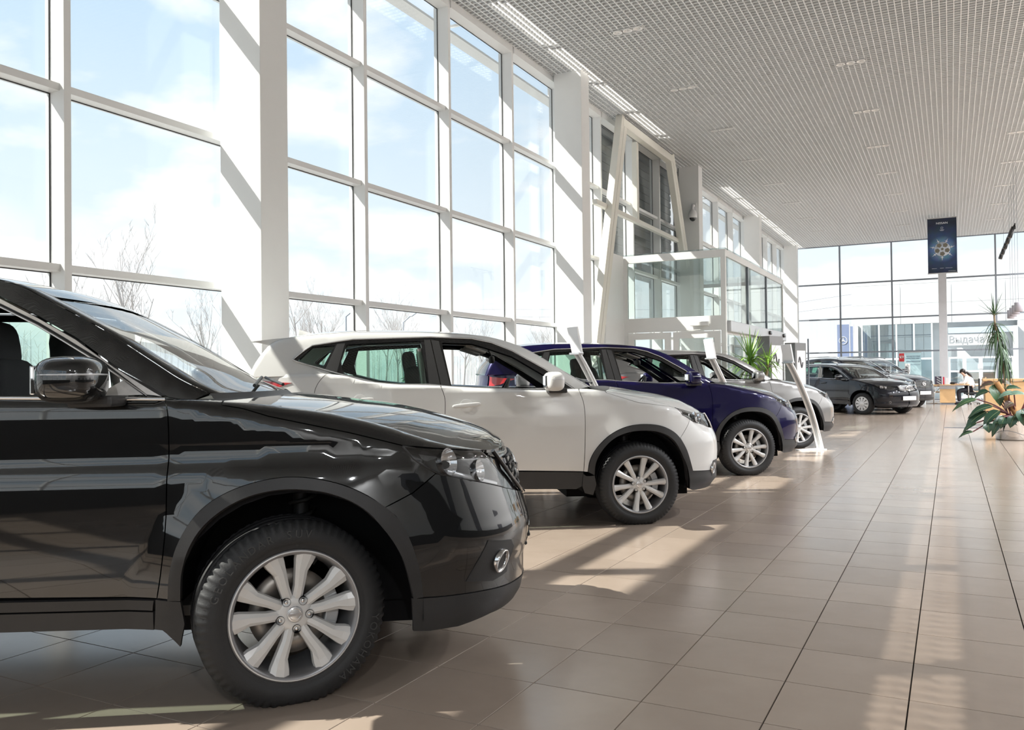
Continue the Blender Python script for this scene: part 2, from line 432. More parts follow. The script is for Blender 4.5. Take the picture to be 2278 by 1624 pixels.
def _shrink(poly, g):
    n = len(poly); p = np.array(poly); s = 1 if _area(poly) > 0 else -1; out = []
    for i in range(n):
        a, b, c = p[i-1], p[i], p[(i+1) % n]
        e1 = b-a; e2 = c-b; e1 = e1/max(np.hypot(*e1), 1e-9); e2 = e2/max(np.hypot(*e2), 1e-9)
        m = np.array((-(e1+e2)[1], (e1+e2)[0])); l = np.hypot(*m)
        m = m/l if l > 1e-6 else np.array((-e1[1], e1[0]))
        out.append(tuple(b + s*m*g))
    return out
CC = np.array((-1.3, 0, .7))
def outn(P, N):
    d = np.sum((P - CC)*N, -1, keepdims=True)
    return N*np.where(d < 0, -1, 1)
def piece(S, f, poly, step=.05, holes=(), lift=0., flange=.014, gap=.0022, nf=None):
    """triangulate a polygon of the surface's own two coordinates and lift it on to the surface: (V, N, F)"""
    loops = [_shrink(_dens(poly, step*.6), gap)] + [_shrink(_dens(h, step*.6), -gap) for h in holes]
    lo = np.min(loops[0], 0); hi = np.max(loops[0], 0)
    gx = np.arange(lo[0], hi[0], step); gy = np.arange(lo[1], hi[1], step*.866)
    P = np.array([(x + (step/2 if j % 2 else 0), y) for j, y in enumerate(gy) for x in gx])
    if len(P):
        k = _inside(P, loops[0])
        for h in loops[1:]: k &= ~_inside(P, h)
        P = P[k]
        for h in loops:
            if len(P): P = P[_dist(P, h) > step*.4]
    pts = []; edges = []; lidx = []
    for lp in loops:
        n0 = len(pts); pts += lp; idx = list(range(n0, len(pts))); lidx.append(idx)
        edges += [(idx[i], idx[(i+1) % len(idx)]) for i in range(len(idx))]
    pts += [tuple(p) for p in P]
    vv, ee, ff, ov, oe, of = delaunay_2d_cdt([Vector(p) for p in pts], edges, [], 0, 1e-6)
    q = np.array([tuple(v) for v in vv])
    tri = [t for t in ff]
    cen = np.array([q[list(t)].mean(0) for t in tri])
    k = _inside(cen, loops[0])
    for h in loops[1:]: k &= ~_inside(cen, h)
    tri = [t for t, kk in zip(tri, k) if kk]
    V = f(q[:, 0], q[:, 1]); N = nf(q[:, 0], q[:, 1]) if nf else S.normal(f, q[:, 0], q[:, 1])
    N = outn(V, N); V = V + N*lift
    F = []
    for t in tri:
        a, b, c = V[t[0]], V[t[1]], V[t[2]]
        g = np.cross(b-a, c-a)
        F.append(tuple(t) if g @ N[list(t)].mean(0) > 0 else tuple(t)[::-1])
    V = list(map(tuple, V)); NN = list(map(tuple, N))
    if flange:
        cnt = {}
        for t in F:
            for i in range(3):
                e = (t[i], t[(i+1) % 3]); cnt[e] = 1
        bd = [e for e in cnt if (e[1], e[0]) not in cnt]
        m = {}
        for e in bd:
            for a in e:
                if a not in m:
                    m[a] = (len(V), len(V)+1); V.append(V[a]); NN.append((0, 0, 0))
                    V.append(tuple(np.array(V[a]) - N[a]*flange)); NN.append((0, 0, 0))
        for a, b in bd: F.append((m[b][0], m[a][0], m[a][1], m[b][1]))
    return V, NN, F
def mir(pc):
    V, N, F = pc
    return [(x, -y, z) for x, y, z in V], [(x, -y, z) for x, y, z in N], [t[::-1] for t in F]
def grid(S, f, aa, ww, lift=0., full=True, nf=None):
    """loft patch over both halves of the car (w = 0 right edge, 1 centre line)"""
    A, W = np.meshgrid(aa, ww, indexing='ij')
    V = f(A, W); N = outn(V, nf(A, W) if nf else S.normal(f, A, np.clip(W, 0, .995)))
    if full:
        V = np.concatenate([V, V[:, -2::-1]*np.array((1, -1, 1))], 1); N = np.concatenate([N, N[:, -2::-1]*np.array((1, -1, 1))], 1)
    V = V + N*lift
    n, m = V.shape[:2]
    F = []
    for i in range(n-1):
        for j in range(m-1):
            q = (i*m+j, i*m+j+1, (i+1)*m+j+1, (i+1)*m+j)
            a, b, c = V[i, j], V[i, j+1], V[i+1, j+1]
            g = np.cross(b-a, c-a)
            if np.linalg.norm(g) < 1e-10: g = np.cross(V[i+1, j+1]-a, V[i+1, j]-a)
            F.append(q if g @ N[i, j] > 0 else q[::-1])
    return list(map(tuple, V.reshape(-1, 3))), list(map(tuple, N.reshape(-1, 3))), F
def weld(name, pieces, m, parent):
    V, N, F = [], [], []
    for v, n, f in pieces:
        k = len(V); V += v; N += n; F += [tuple(i+k for i in t) for t in f]
    me = bpy.data.meshes.new(name); me.from_pydata(V, [], F); me.materials.append(m)
    me.polygons.foreach_set('use_smooth', [True]*len(me.polygons))
    li = np.zeros(len(me.loops), int); me.loops.foreach_get('vertex_index', li)
    me.update()
    me.normals_split_custom_set([N[i] for i in li])
    return link(name, me, parent)
def both(name, pc, m, parent, label=None):
    a = weld(name, [pc], m, parent); b = weld(name, [mir(pc)], m, parent)
    if label: a['label'] = label; b['label'] = label
    return a, b
def arc(c, r, a0, a1, n):
    return [(c[0]+r*math.cos(R(a0+(a1-a0)*i/n)), c[1]+r*math.sin(R(a0+(a1-a0)*i/n))) for i in range(n+1)]
# ---------------------------------------------------------------- wheels (axle along y, outer face towards -y, centre at the origin)
M_RUB = mat('tyre_rubber', (.022, .022, .023), .62, var=.15, scale=14, bump=.25, bscale=160)
M_ALU = mat('wheel_alloy', (.74, .735, .725), .38, .2, var=.03)
M_ALUD = mat('wheel_barrel', (.30, .30, .31), .42, .7)
M_BLK = mat('black_plastic', (.030, .029, .029), .48, spec=.45, var=.1, scale=20, bump=.15, bscale=220)
M_DRK = mat('dark_void', (.008, .008, .009), .8, spec=.2)
M_CHR = mat('chrome', (.82, .82, .83), .08, 1.0, var=.02)
M_IRON = mat('brake_iron', (.32, .29, .26), .42, .8, var=.12, scale=20)
M_GREY = mat('cast_grey', (.42, .43, .44), .5, .5)
def wheel(Rt, Rr, width, style, cz, lettering=None, seg=204):
    """returns the part (rim barrel) with its sub-parts; the contact patch is flattened at -cz"""
    w = width; yo = -w/2
    rb = MB(); h = Rr
    rb.lathe([(h*.985, yo+.012), (h+.004, yo+.006), (h+.006, yo+.0), (h*.965, yo-.002), (h*.93, yo+.014), (h*.90, yo+.05), (h*.86, yo+.10), (h*.86, w/2-.03), (h*.98, w/2-.01)], 72, 'y')
    root = rb.build('wheel', M_ALUD)
    # tyre: lathe with notched shoulders and tread grooves
    def prof(notch):
        d = .011 if notch else 0
        p = [(Rr*.97, w/2-.02), (Rr+.015, w/2-.004), (Rr+(Rt-Rr)*.45, w/2+.008), (Rt-.028, w/2-.004), (Rt-.010-d, w/2-.016), (Rt-d*.7, w/2-.034)]
        for g in (.055, 0., -.055):
            p += [(Rt, g+.008), (Rt-.008, g+.005), (Rt-.008, g-.005), (Rt, g-.008)]
        p += [(Rt-d*.7, yo+.034), (Rt-.010-d, yo+.016), (Rt-.028-d*.6, yo+.004), (Rt-.040, yo-.001), (Rr+(Rt-Rr)*.45, yo-.008), (Rr+.026, yo-.003), (Rr+.022, yo+.0005), (Rr+.012, yo-.002), (Rr+.003, yo+.004), (Rr*.97, yo+.02)]
        return p
    tv, tf = [], []
    n = seg
    for k in range(n):
        t = 2*PI*k/n
        for r, y in prof(k % 3 == 0):
            x, z = r*math.cos(t), r*math.sin(t)
            if z < -cz: z = -cz
            tv.append((x, y, z))
    m = len(prof(0))
    for k in range(n):
        k2 = (k+1) % n
        for i in range(m-1): tf.append((k*m+i, k*m+i+1, k2*m+i+1, k2*m+i))
    MB().add(tv, tf, True).build('tyre', M_RUB, root)
    if lettering:
        mb = MB()
        for txt, a0, size in lettering:
            pitch = size*.86/(Rr + (Rt-Rr)*.55)
            for i, ch in enumerate(txt):
                if ch == ' ': continue
                a = R(a0) - i*pitch
                rr = Rr + (Rt-Rr)*.56
                p = Vector((rr*math.cos(a), yo-.0085, rr*math.sin(a)))
                ex = Vector((math.sin(a), 0, -math.cos(a))); ez = Vector((math.cos(a), 0, math.sin(a)))
                add_text(mb, ch, size, frame_mat(p, ex, ez), depth=.0012)
        mb.build('raised_lettering', mat('tyre_letter', (.05, .05, .05), .5), root)['kind'] = 'stuff'
    # spokes: five pairs
    pr = style['pairs']; hw = style['half']; sp = R(style['split'])
    for a in pr:
        for sgn in (-1, 1):
            th = R(a) + sgn*sp/2
            base = R(a) + sgn*sp*style['rootk']/2
            st = [(.050, base, hw[0], yo+.030, .030), (.105, (base+th)/2, hw[1], yo+.020, .034), (Rr*.68, th, hw[2], yo+.014, .034), (Rr*.84, th + sgn*style['kick']*.7, hw[3]*.93, yo+.011, .030), (Rr*.985, th + sgn*style['kick'], hw[3]*1.05, yo+.005, .02)]
            v, f = [], []
            for r, t, q, y, dp in st:
                e = Vector((math.cos(t), 0, math.sin(t))); s = Vector((-math.sin(t), 0, math.cos(t)))
                for u, yy in ((-q*1.12, y+dp), (-q, y+.010), (-q*.42, y), (q*.42, y), (q, y+.010), (q*1.12, y+dp)):
                    v.append(e*r + s*u + Vector((0, yy, 0)))
            for i in range(len(st)-1):
                for j in range(5): f.append((i*6+j, i*6+j+1, (i+1)*6+j+1, (i+1)*6+j))
            f += [tuple(range(6)), tuple(range(len(v)-1, len(v)-7, -1))]
            MB().add(v, f).build('spoke', M_ALU, root)
    rl = MB(); rl.lathe([(Rr*.955, yo+.020), (Rr*.95, yo+.006), (Rr*.975, yo-.001), (Rr*1.0, yo-.002), (Rr*1.012, yo+.004), (Rr*1.0, yo+.012)], 80, 'y')
    rl.build('rim_lip', M_ALU, root)
    hb = MB(); hb.lathe([(.072, yo+.062), (.068, yo+.034), (.055, yo+.027), (.034, yo+.026), (.0001, yo+.026)], 40, 'y'); hb.build('hub', M_ALU, root)
    cp = MB(); cp.lathe([(.031, yo+.028), (.030, yo+.020), (.027, yo+.018), (.0001, yo+.018)], 32, 'y'); cap = cp.build('hub_cap', mat('cap_silver', (.74, .74, .74), .25, .6), root)
    em = MB(); em.lathe([(.0205, yo+.0176), (.022, yo+.0165), (.0235, yo+.0176)], 32, 'y')
    em.box((0, yo+.017, 0), (.026, .0012, .0052)); em.build('emblem', M_CHR, root)
    for a in style['nuts']:
        t = R(a); c = (.057*math.cos(t), yo+.034, .057*math.sin(t))
        nb = MB(); nb.lathe([(.0155, -.012), (.0165, -.011), (.0165, .02)], 16, 'y', c); nb.build('lug_recess', M_DRK, root)
        nb = MB(); nb.lathe([(.0001, -.010), (.006, -.010), (.0085, -.007), (.0088, .01)], 6, 'y', c); nb.build('lug_nut', M_CHR, root)
    bd = MB(); bd.lathe([(.0001, yo+.095), (.085, yo+.095), (.09, yo+.082), (Rr*.66, yo+.082), (Rr*.66, yo+.105), (.09, yo+.105)], 48, 'y'); bd.build('brake_disc', M_IRON, root)
    ca = MB()
    for i in range(5):
        t = R(-26 + i*13); ca.cbox((Rr*.62*math.cos(t), yo+.082, Rr*.62*math.sin(t)), (.026, .03, .022), .007, Matrix.Rotation(-t, 3, 'Y'))
    ca.build('brake_caliper', M_GREY, root)
    vl = MB(); t = R(68); vl.tube([(Rr*.9*math.cos(t), yo+.01, Rr*.9*math.sin(t)), (Rr*.80*math.cos(t), yo+.03, Rr*.80*math.sin(t))], .0045, 8); vl.build('valve', M_DRK, root)
    return root
def hubcap_wheel(Rt, Rr, width, cz):
    root = wheel(Rt, Rr, width, dict(pairs=[], half=(0, 0, 0, 0), split=0, rootk=0, kick=0, nuts=[]), cz, seg=72)
    yo = -width/2
    m = mat('hubcap_silver', (.80, .80, .80), .35, .2)
    d = MB(); d.lathe([(Rr*1.0, yo+.004), (Rr*.93, yo-.008), (Rr*.86, yo-.004)], 48, 'y'); d.build('hubcap_ring', m, root)
    for k in range(10):
        t = 2*PI*(k+.5)/10; s = MB()
        v = []
        for r, hwid, y in ((.03, .008, yo-.012), (Rr*.62, .034, yo-.010), (Rr*.87, .030, yo-.005)):
            e = Vector((math.cos(t), 0, math.sin(t))); q = Vector((-math.sin(t), 0, math.cos(t)))
            v += [e*r-q*hwid+Vector((0, y, 0)), e*r+q*hwid+Vector((0, y, 0)), e*r+q*hwid+Vector((0, y+.012, 0)), e*r-q*hwid+Vector((0, y+.012, 0))]
        f = []
        for i in range(2):
            for j in range(4): f.append((i*4+j, i*4+(j+1) % 4, i*4+4+(j+1) % 4, i*4+4+j))
        s.add(v, f + [(0, 1, 2, 3), (8, 9, 10, 11)]).build('spoke', m, root)
    d = MB(); d.lathe([(.075, yo-.006), (.06, yo-.016), (.0001, yo-.018)], 32, 'y'); d.build('hubcap_centre', m, root)
    return root
STY_X = dict(pairs=[94.5, 21.5, -45, -121.5, 166], half=(.019, .019, .0235, .037), split=28, rootk=1.25, kick=R(2.2), nuts=[123, 56, -6, -83, -162])
STY_Q = dict(pairs=[62, -11, -83.5, -157, 136.5], half=(.0175, .0175, .0195, .025), split=31, rootk=.75, kick=0., nuts=[100, 28, -46, -123, 171])
# ---------------------------------------------------------------- the crossovers
M_GLS = glass('car_glass', (.90, .95, .93), 1.0, .12)
M_TINT = glass('tinted_glass', (.62, .80, .72), 1.0, .07)
M_LENS = glass('lamp_lens', (.93, .94, .95), .9, .12)
M_LAMP = mat('lamp_inside', (.16, .165, .17), .3, .4)
M_FAB = mat('seat_fabric', (.035, .037, .04), .85, spec=.25, bump=.3, bscale=300)
M_LINER = mat('headliner', (.46, .43, .39), .9, spec=.2)
M_TRIM = mat('inner_trim', (.075, .07, .065), .7, spec=.3)
M_BELT = mat('belt_grey', (.25, .24, .23), .8)
M_FILM = mat('filmed_frame', (.46, .44, .42), .32, .35, var=.25, scale=30)
M_GLOSSB = mat('gloss_black', (.012, .012, .013), .12, coat=.6)
M_RED = mat('red_lens', (.45, .01, .012), .15, coat=1.)
M_AMB = mat('clear_led', (.75, .76, .78), .2, .2)
M_SILV = mat('silver_trim', (.62, .62, .62), .25, .8)
M_WHT = mat('white_plate', (.86, .86, .85), .45)
def orient(p, n):
    n = Vector(n).normalized(); y = -n; x = y.cross(Vector((0, 0, 1))); x.normalize(); z = x.cross(y)
    return Matrix(((x.x, y.x, z.x, p[0]), (x.y, y.y, z.y, p[1]), (x.z, y.z, z.z, p[2]), (0, 0, 0, 1)))
def at(S, f, a, b):
    p = f(np.array([a]), np.array([b])); n = outn(p, S.normal(f, np.array([a]), np.array([b])))
    return Vector(p[0]), Vector(n[0])
def two(name, mb, m, parent, label=None):
    """part on the right and its mirror image on the left"""
    a = mb.build(name, m, parent)
    b = MB(); b.v = [(x, -y, z) for x, y, z in mb.v]; b.f = [q[::-1] for q in mb.f]; b.sm = mb.sm
    b = b.build(name, m, parent)
    if label: a['label'] = label; b['label'] = label
    return a, b
def rib(S, f, pts, r, lift=0., n=6):
    """tube lying along a polyline of surface coordinates"""
    q = np.array(pts); P = f(q[:, 0], q[:, 1]); N = outn(P, S.normal(f, q[:, 0], q[:, 1]))
    return MB().tube([tuple(a) for a in P + N*lift], r, n)

def build_car(S, K, paint, name, label, cat='car'):
    root = thing(name, label, cat)
    D = S.D; s1 = S.s1
    cr = lambda p, n=5: catmull(p, n)
    vt = lambda a, b, n=24, d=0.: [(float(s), float(S.vtop(s)) - d) for s in np.linspace(a, b, n)]
    qx = lambda x: float(np.interp(-x, -S.cx, S.cq))
    def gn(x, z):           # greenhouse side normals softened towards the cantrail
        n = outn(S.G(x, z), S.normal(S.G, x, z)); zc = np.interp(-np.asarray(x), -S.cx, S.cz)
        q = np.interp(-np.asarray(x), -S.cx, S.cq); m = outn(S.R(q, 0*q), S.normal(S.R, q, 0*q+.01))
        t = (sstep(z, zc-.06, zc)*.5)[..., None]; o = n*(1-t) + m*t
        return o/np.linalg.norm(o, axis=-1, keepdims=True)
    def rn(q, w):
        m = outn(S.R(q, w), S.normal(S.R, q, np.clip(w, .002, .995))); x = np.interp(q, S.cq, S.cx); z = np.interp(q, S.cq, S.cz)
        n = outn(S.G(x, z), S.normal(S.G, x, z)); t = ((1-sstep(w, 0, .11))*.5)[..., None]; o = m*(1-t) + n*t
        return o/np.linalg.norm(o, axis=-1, keepdims=True)
    # --- lower body
    for nm, poly in K['panels']:
        both(nm, piece(S, S.F, poly(vt, cr), K.get('step', .05)), paint, root)
    hp = K['hood'](vt, cr)
    pc = piece(S, S.F, hp, .04)
    hl = grid(S, S.Hd, np.r_[np.linspace(K['hs0'], s1-.02, 60)], np.r_[0, .03, .08, .15, .25, .4, .55, .7, .85, 1.])
    weld('hood', [pc, mir(pc), hl], paint, root)
    bp = piece(S, S.F, K['bumper'](vt, cr), .045); weld('front_bumper', [bp, mir(bp)], paint, root)
    rbp = piece(S, S.F, K['rbumper'](vt, cr), .06); weld('rear_bumper', [rbp, mir(rbp)], K['cladm'] or paint, root)
    if K.get('tailgate'):
        tg = piece(S, S.F, K['tailgate'](vt, cr), .07); weld('tailgate', [tg, mir(tg)], paint, root)
    cm = K['cladm'] or paint
    cp = piece(S, S.F, K['clad'](vt, cr), .05, lift=.003); weld('lower_bumper', [cp, mir(cp)], cm, root)
    for wx in (0., -K['wb']):
        ring = [(a + wx, b) for a, b in cr(K['ao'])] + [(a + wx, b) for a, b in cr(K['ai'])[::-1]]
        both('arch_trim', piece(S, S.F, ring, .04, lift=.011, flange=.03), cm, root)
    for nm, poly, lf in K['trims']:
        both(nm, piece(S, S.F, poly, .06, lift=lf, flange=.02), cm, root)
    # --- dark inner shell behind the panel gaps
    sh = [(S.s0+.5, .26), (-K['wb']-.52, .26)] + arc((-K['wb'], K['wz']), K['ro'], 188, -8, 16) + [(-K['wb']+.55, .35), (-.55, .335)] + arc((0, K['wz']), K['ro'], 188, -8, 16) + [(.56, .26), (s1-.02, .22)] + vt(s1-.02, S.s0+.5, 30, .03)
    both('inner_shell', piece(S, S.F, sh, .11, lift=-.035, flange=0), M_DRK, root)
    # --- greenhouse
    cant = [(float(x), float(z)) for x, z in zip(S.cx, S.cz)]
    dlo = K['dlo_top']; belt = K['belt']
    rail = cant[::3] + K['rail_rear'] + belt[::-1][:0] + K['rail_in']
    both('roof_pillar', piece(S, S.G, rail, .05, nf=gn), paint, root)
    outer = belt + dlo
    both('window_frame', piece(S, S.G, outer, .06, [K['w_front'], K['w_rear'], K['w_quarter']], lift=-.004, flange=.03), M_GLOSSB, root)
    both('rear_side_window', piece(S, S.G, K['w_rear'], .1, lift=-.012, flange=0, gap=0), M_TINT, root)
    both('quarter_window', piece(S, S.G, K['w_quarter'], .1, lift=-.012, flange=0, gap=0), M_TINT, root)
    for nm, poly, m, lf in K['gpanels']:
        both(nm, piece(S, S.G, poly, .06, lift=lf, flange=.01), m, root)
    for nm, pts, m, r, lf in K['gribs']: two(nm, rib(S, S.G, pts, r, lf), m, root)
    for nm, pts, m, r, lf in K['fribs']: two(nm, rib(S, S.F, pts(vt), r, lf), m, root)
    qw = qx(K['header']); qr = qx(K['roof_end'])
    wv = np.r_[0, .02, .05, .09, .14]
    a_ = grid(S, S.R, np.linspace(0, qw, 30), wv, nf=rn, full=False); both('windscreen_pillar', a_, paint, root)
    weld('windscreen', [grid(S, S.R, np.linspace(.0, qw, 30), np.r_[.14, .2, .3, .45, .6, .8, 1.], lift=-.006)], M_GLS, root)
    weld('roof', [grid(S, S.R, np.linspace(qw, qr, 36), np.r_[wv, .25, .4, .6, .8, 1.], nf=rn)], paint, root)
    weld('headliner', [grid(S, S.R, np.linspace(qw, qr, 16), np.r_[.03, .1, .3, .6, 1.], lift=-.045)], M_LINER, root)
    weld('rear_window', [grid(S, S.R, np.linspace(qr, S.qmax, 16), np.r_[.10, .2, .4, .7, 1.], lift=-.006)], M_TINT, root)
    b_ = grid(S, S.R, np.linspace(qr, S.qmax, 16), np.r_[0, .03, .1], nf=rn, full=False); both('tailgate_pillar', b_, paint, root)
    h0 = S.Hd(np.full(12, K['hs0']), np.linspace(0, 1, 12)); h1 = S.R(np.full(12, .0), np.linspace(0, 1, 12))
    v = []
    for k in range(5):
        t = k/4; v += [tuple(p - np.array((0, 0, .018*math.sin(PI*t)))) for p in h0*(1-t) + h1*t]
    f = [(k*12+i, k*12+i+1, k*12+13+i, k*12+12+i) for k in range(4) for i in range(11)]
    cw = MB().add(v, f, True); cw.add([(x, -y, z) for x, y, z in v], f, True); cw.build('cowl', M_BLK, root)
    mb = MB()
    for yy in (-.05, .45):
        mb.tube([tuple(S.R(.03, 1-abs(yy)/.8)*np.array((1, math.copysign(1, yy), 1)) + np.array((.03, 0, .012))), tuple(S.R(.10, max(0.15, 1-abs(yy-.5)/.8))*np.array((1, math.copysign(1, yy-.5), 1)) + np.array((.01, 0, .016)))], .008, 6)
    mb.build('wiper', M_BLK, root)
    # --- lamps
    hl_ = K['lamp']
    both('headlamp_housing', piece(S, S.F, hl_, .05, lift=-.045, flange=0), M_LAMP, root)
    both('headlight', piece(S, S.F, hl_, .05, lift=.002, flange=.045), M_LENS, root)
    two('lamp_bezel', rib(S, S.F, hl_ + hl_[:1], .005, -.002), M_BLK, root)
    for a, b, r in K['bowls']:
        p, n = at(S, S.F, a, b); m = MB().lathe([(r*1.15, -.012), (r*.95, .014), (r*.5, .032), (.001, .038)], 24, 'y').xf(orient(p - n*.006, (n + Vector((.7, 0, .1))).normalized()))
        two('reflector', m, M_CHR, root)
    if K['leds']: two('daytime_led', rib(S, S.F, K['leds'], .012, -.022), M_AMB, root)
    a, b, r = K['fog']; p, n = at(S, S.F, a, b); n = (n + Vector((.25, 0, 0))).normalized()
    m = MB().lathe([(r*1.0, .01), (r*1.03, -.008), (r*.93, -.012), (r*.82, -.002), (r*.78, .02)], 28, 'y').xf(orient(p + n*.006, n)); two('fog_lamp_ring', m, M_CHR, root)
    m = MB().lathe([(r*.78, .012), (r*.4, .02), (.001, .022)], 24, 'y').xf(orient(p + n*.006, n)); two('fog_lamp', m, M_GLOSSB, root)
    for nm, poly, m, lf in K['fpanels']: both(nm, piece(S, S.F, poly, .05, lift=lf, flange=.012), m, root)
    tl = K.get('tail')
    if tl: both('tail_light', piece(S, S.F, tl, .06, lift=.006, flange=.01), M_RED, root)
    # --- mirrors, handles
    c, h, e = K['mirror']
    mm = MB().ell(c, h, e, 24, 16, Matrix.Rotation(R(6), 3, 'Z')); a_, b_ = two('door_mirror', mm, paint, root)
    for sd, ob in ((1, a_), (-1, b_)):
        g = MB().cbox((c[0]-h[0]*.93, sd*c[1], c[2]), (.008, h[1]*.62, h[2]*.60), .005); g.build('mirror_glass', mat('mirror_silver', (.9, .92, .93), .02, 1.0), ob)
        s_ = MB().ell((c[0]+.004, sd*(c[1]-h[1]*.03), c[2]+h[2]*.22), (h[0]*.99, h[1]*.99, .011), e, 24, 6, Matrix.Rotation(R(6*sd), 3, 'Z')); s_.build('indicator', M_AMB, ob)
        f_ = MB().cbox((c[0]+h[0]*.45, sd*(c[1]+h[1]*.75), c[2]-h[2]*.95), (.075, .10, .020), .012); f_.build('mirror_foot', M_BLK, ob)
    for s_, z_ in K['handles']:
        p, n = at(S, S.F, s_, z_); M = orient(p, n)
        o1 = MB().ell((0, -.024, 0), (.115, .010, .017), .55, 24, 10).xf(M @ Matrix.Rotation(R(-5), 4, 'Y')); two('door_handle', o1, paint, root)
        o2 = MB().lathe([(.055, -.0015), (.05, -.0025), (.03, -.0008), (.001, -.0004)], 28, 'y').xf(M); two('handle_recess', o2, paint, root)
    if K.get('fin'):
        x, z = K['fin']; m = MB(); vv = []
        for t, hh, w in ((0, .0, .030), (.04, .018, .026), (.10, .034, .018), (.16, .052, .010), (.185, .062, .004)):
            vv += [(x-t, -w, z-.01), (x-t, -w*.3, z+hh), (x-t, w*.3, z+hh), (x-t, w, z-.01)]
        m.add(vv, [(i*4+j, i*4+j+1, i*4+5+j, i*4+4+j) for i in range(4) for j in range(3)] + [(16, 17, 18, 19)], True); m.build('roof_fin', paint, root)
    if K.get('spoiler'):
        m = MB()
        prof = K['spoiler']; vv = []
        for yy in np.linspace(-1, 1, 15):
            wdt = .62
            for i, (px_, pz_) in enumerate(prof):
                vv.append((px_ + .10*yy*yy*(1 if i in (1, 2) else .3), yy*wdt, pz_ - .012*yy*yy))
        n = len(prof)
        m.add(vv, [(i*n+j, i*n+(j+1) % n, (i+1)*n+(j+1) % n, (i+1)*n+j) for i in range(14) for j in range(n)] + [tuple(range(n)), tuple(range(14*n, 15*n))])
        m.build('roof_spoiler', paint, root)
    # --- under the skin
    wz = K['wz']; wb = K['wb']
    m = MB(); m.bb(-wb+.5, -.52, -.74, .74, .345, .42); m.bb(-.52, .55, -.5, .5, .19, .5); m.bb(-wb-.75, -wb+.5, -.5, .5, .24, .5); m.build('underbody', M_DRK, root)
    for wx in (0, -wb):
        m = MB(); n = 20; vv = []
        for k in range(n+1):
            t = R(-6 + 192*k/n); vv += [(wx+K['ro']*math.cos(t), -.87, wz+K['ro']*math.sin(t)), (wx+K['ro']*math.cos(t), -.52, wz+K['ro']*math.sin(t))]
        m.add(vv, [(2*k, 2*k+1, 2*k+3, 2*k+2) for k in range(n)]); m.add([v for v in vv[1::2]], [tuple(range(n+1))])
        two('wheel_liner', m, M_DRK, root)
        m = MB().tube([(wx-.02, -.60, wz+.02), (wx-.03, -.56, wz+.42)], .035, 10)
        m.tube([(wx-.025+.055*math.cos(t*1.2), -.58+.055*math.sin(t*1.2), wz+.16+.012*t) for t in range(22)], .009, 6); two('strut', m, M_BLK, root)
    # --- cabin
    zf = K['belt_z']
    m = MB().bb(-wb-.55, -.35, -.76, .76, .32, .36); m.build('cabin_floor', M_TRIM, root)
    di = [(-wb-.4, zf-.35), (-.5, zf-.35)] + [(float(s), float(S.zt(s))-.02) for s in np.linspace(-.5, -wb-.4, 16)]
    both('door_card', piece(S, S.F, di, .15, lift=-.075, flange=0), M_TRIM, root)
    m = MB(); m.ell((-.52, 0, zf-.16), (.32, .72, .15), .45, 28, 12); m.build('dashboard', M_TRIM, root)
    m = MB()
    for yy in (-.10, .10, -.60): m.cbox((-.80, yy, zf-.12), (.02, .07, .032), .006)
    m.build('air_vent', M_SILV, root)
    st = MB(); sc = (-.99, .38, zf-.085)
    st.tube([(.185*math.cos(2*PI*k/28), .185*math.sin(2*PI*k/28), 0) for k in range(29)], .014, 8); st.ell((0, 0, .0), (.07, .06, .03), .7); st.bb(-.17, .17, -.014, .014, -.012, .008); st.bb(-.016, .016, -.17, 0, -.012, .008)
    st.xf(Matrix.Translation(sc) @ Matrix.Rotation(R(-65), 4, 'Y') @ Matrix.Rotation(R(90), 4, 'Z')); st.tube([sc, (-.70, .38, zf-.20)], .03, 8); st.build('steering_wheel', M_TRIM, root)
    for (sx, ys, dz) in ((K['seat_x'], (-.37, .37), 0.), (K['seat_x']-.88, (-.36, .36), -.17)):
        for yy in ys:
            m = MB(); m.ell((sx+.28, yy, .66), (.27, .25, .11), .45, 20, 10)
            m.ell((sx-.06, yy, .98), (.085, .245, .36), .5, 20, 14, Matrix.Rotation(R(-13), 3, 'Y'))
            m.tube([(sx-.13, yy-.06, 1.28), (sx-.15, yy-.06, K['hr_z']-.05)], .007, 6).tube([(sx-.13, yy+.06, 1.28), (sx-.15, yy+.06, K['hr_z']-.05)], .007, 6)
            m.xf(Matrix.Translation((0, 0, dz)))
            st_ = m.build('seat', M_FAB, root)
            MB().ell((sx-.155, yy, K['hr_z']+dz), (.058, .135, .105), .6, 20, 12, Matrix.Rotation(R(-8), 3, 'Y')).build('headrest', M_FAB, st_)
    x0 = K['seat_x']-.02
    m = MB(); m.tube([(x0-.05, -.69, zf+.34), (x0-.02, -.71, zf+.05), (x0-.0, -.72, zf-.3)], .025, 6); m.cbox((x0-.045, -.675, zf+.30), (.02, .012, .05), .005); two('seat_belt', m, M_BELT, root)
    mb = MB().ell((K['header']+.09, 0, K['rvm_z']-.035), (.022, .125, .034), .6); mb.tube([(K['header']+.09, 0, K['rvm_z']), (K['header']+.06, 0, K['rvm_z']+.055)], .008, 6); mb.build('cabin_mirror', M_TRIM, root)
    m = MB().cbox((K['header']-.09, -.34, K['rvm_z']+.045), (.09, .17, .009), .006, Matrix.Rotation(R(18), 3, 'Y')); two('sun_visor', m, M_LINER, root)
    # --- wheels
    wp = K['wheel']
    tw = K['track']
    first = True
    for wx in (0., -wb):
        for sd in (-1, 1):
            w = wp if first else dup(wp)
            w.parent = root; w.location = (wx + (K.get('wdx', 0) if wx == 0. else 0), sd*tw, wz)
            w.rotation_euler = (0, 0, (0 if sd < 0 else PI) + (R(K['steer']) if wx == 0. else 0))
            first = False
    K['extra'](S, root, paint)
    return root

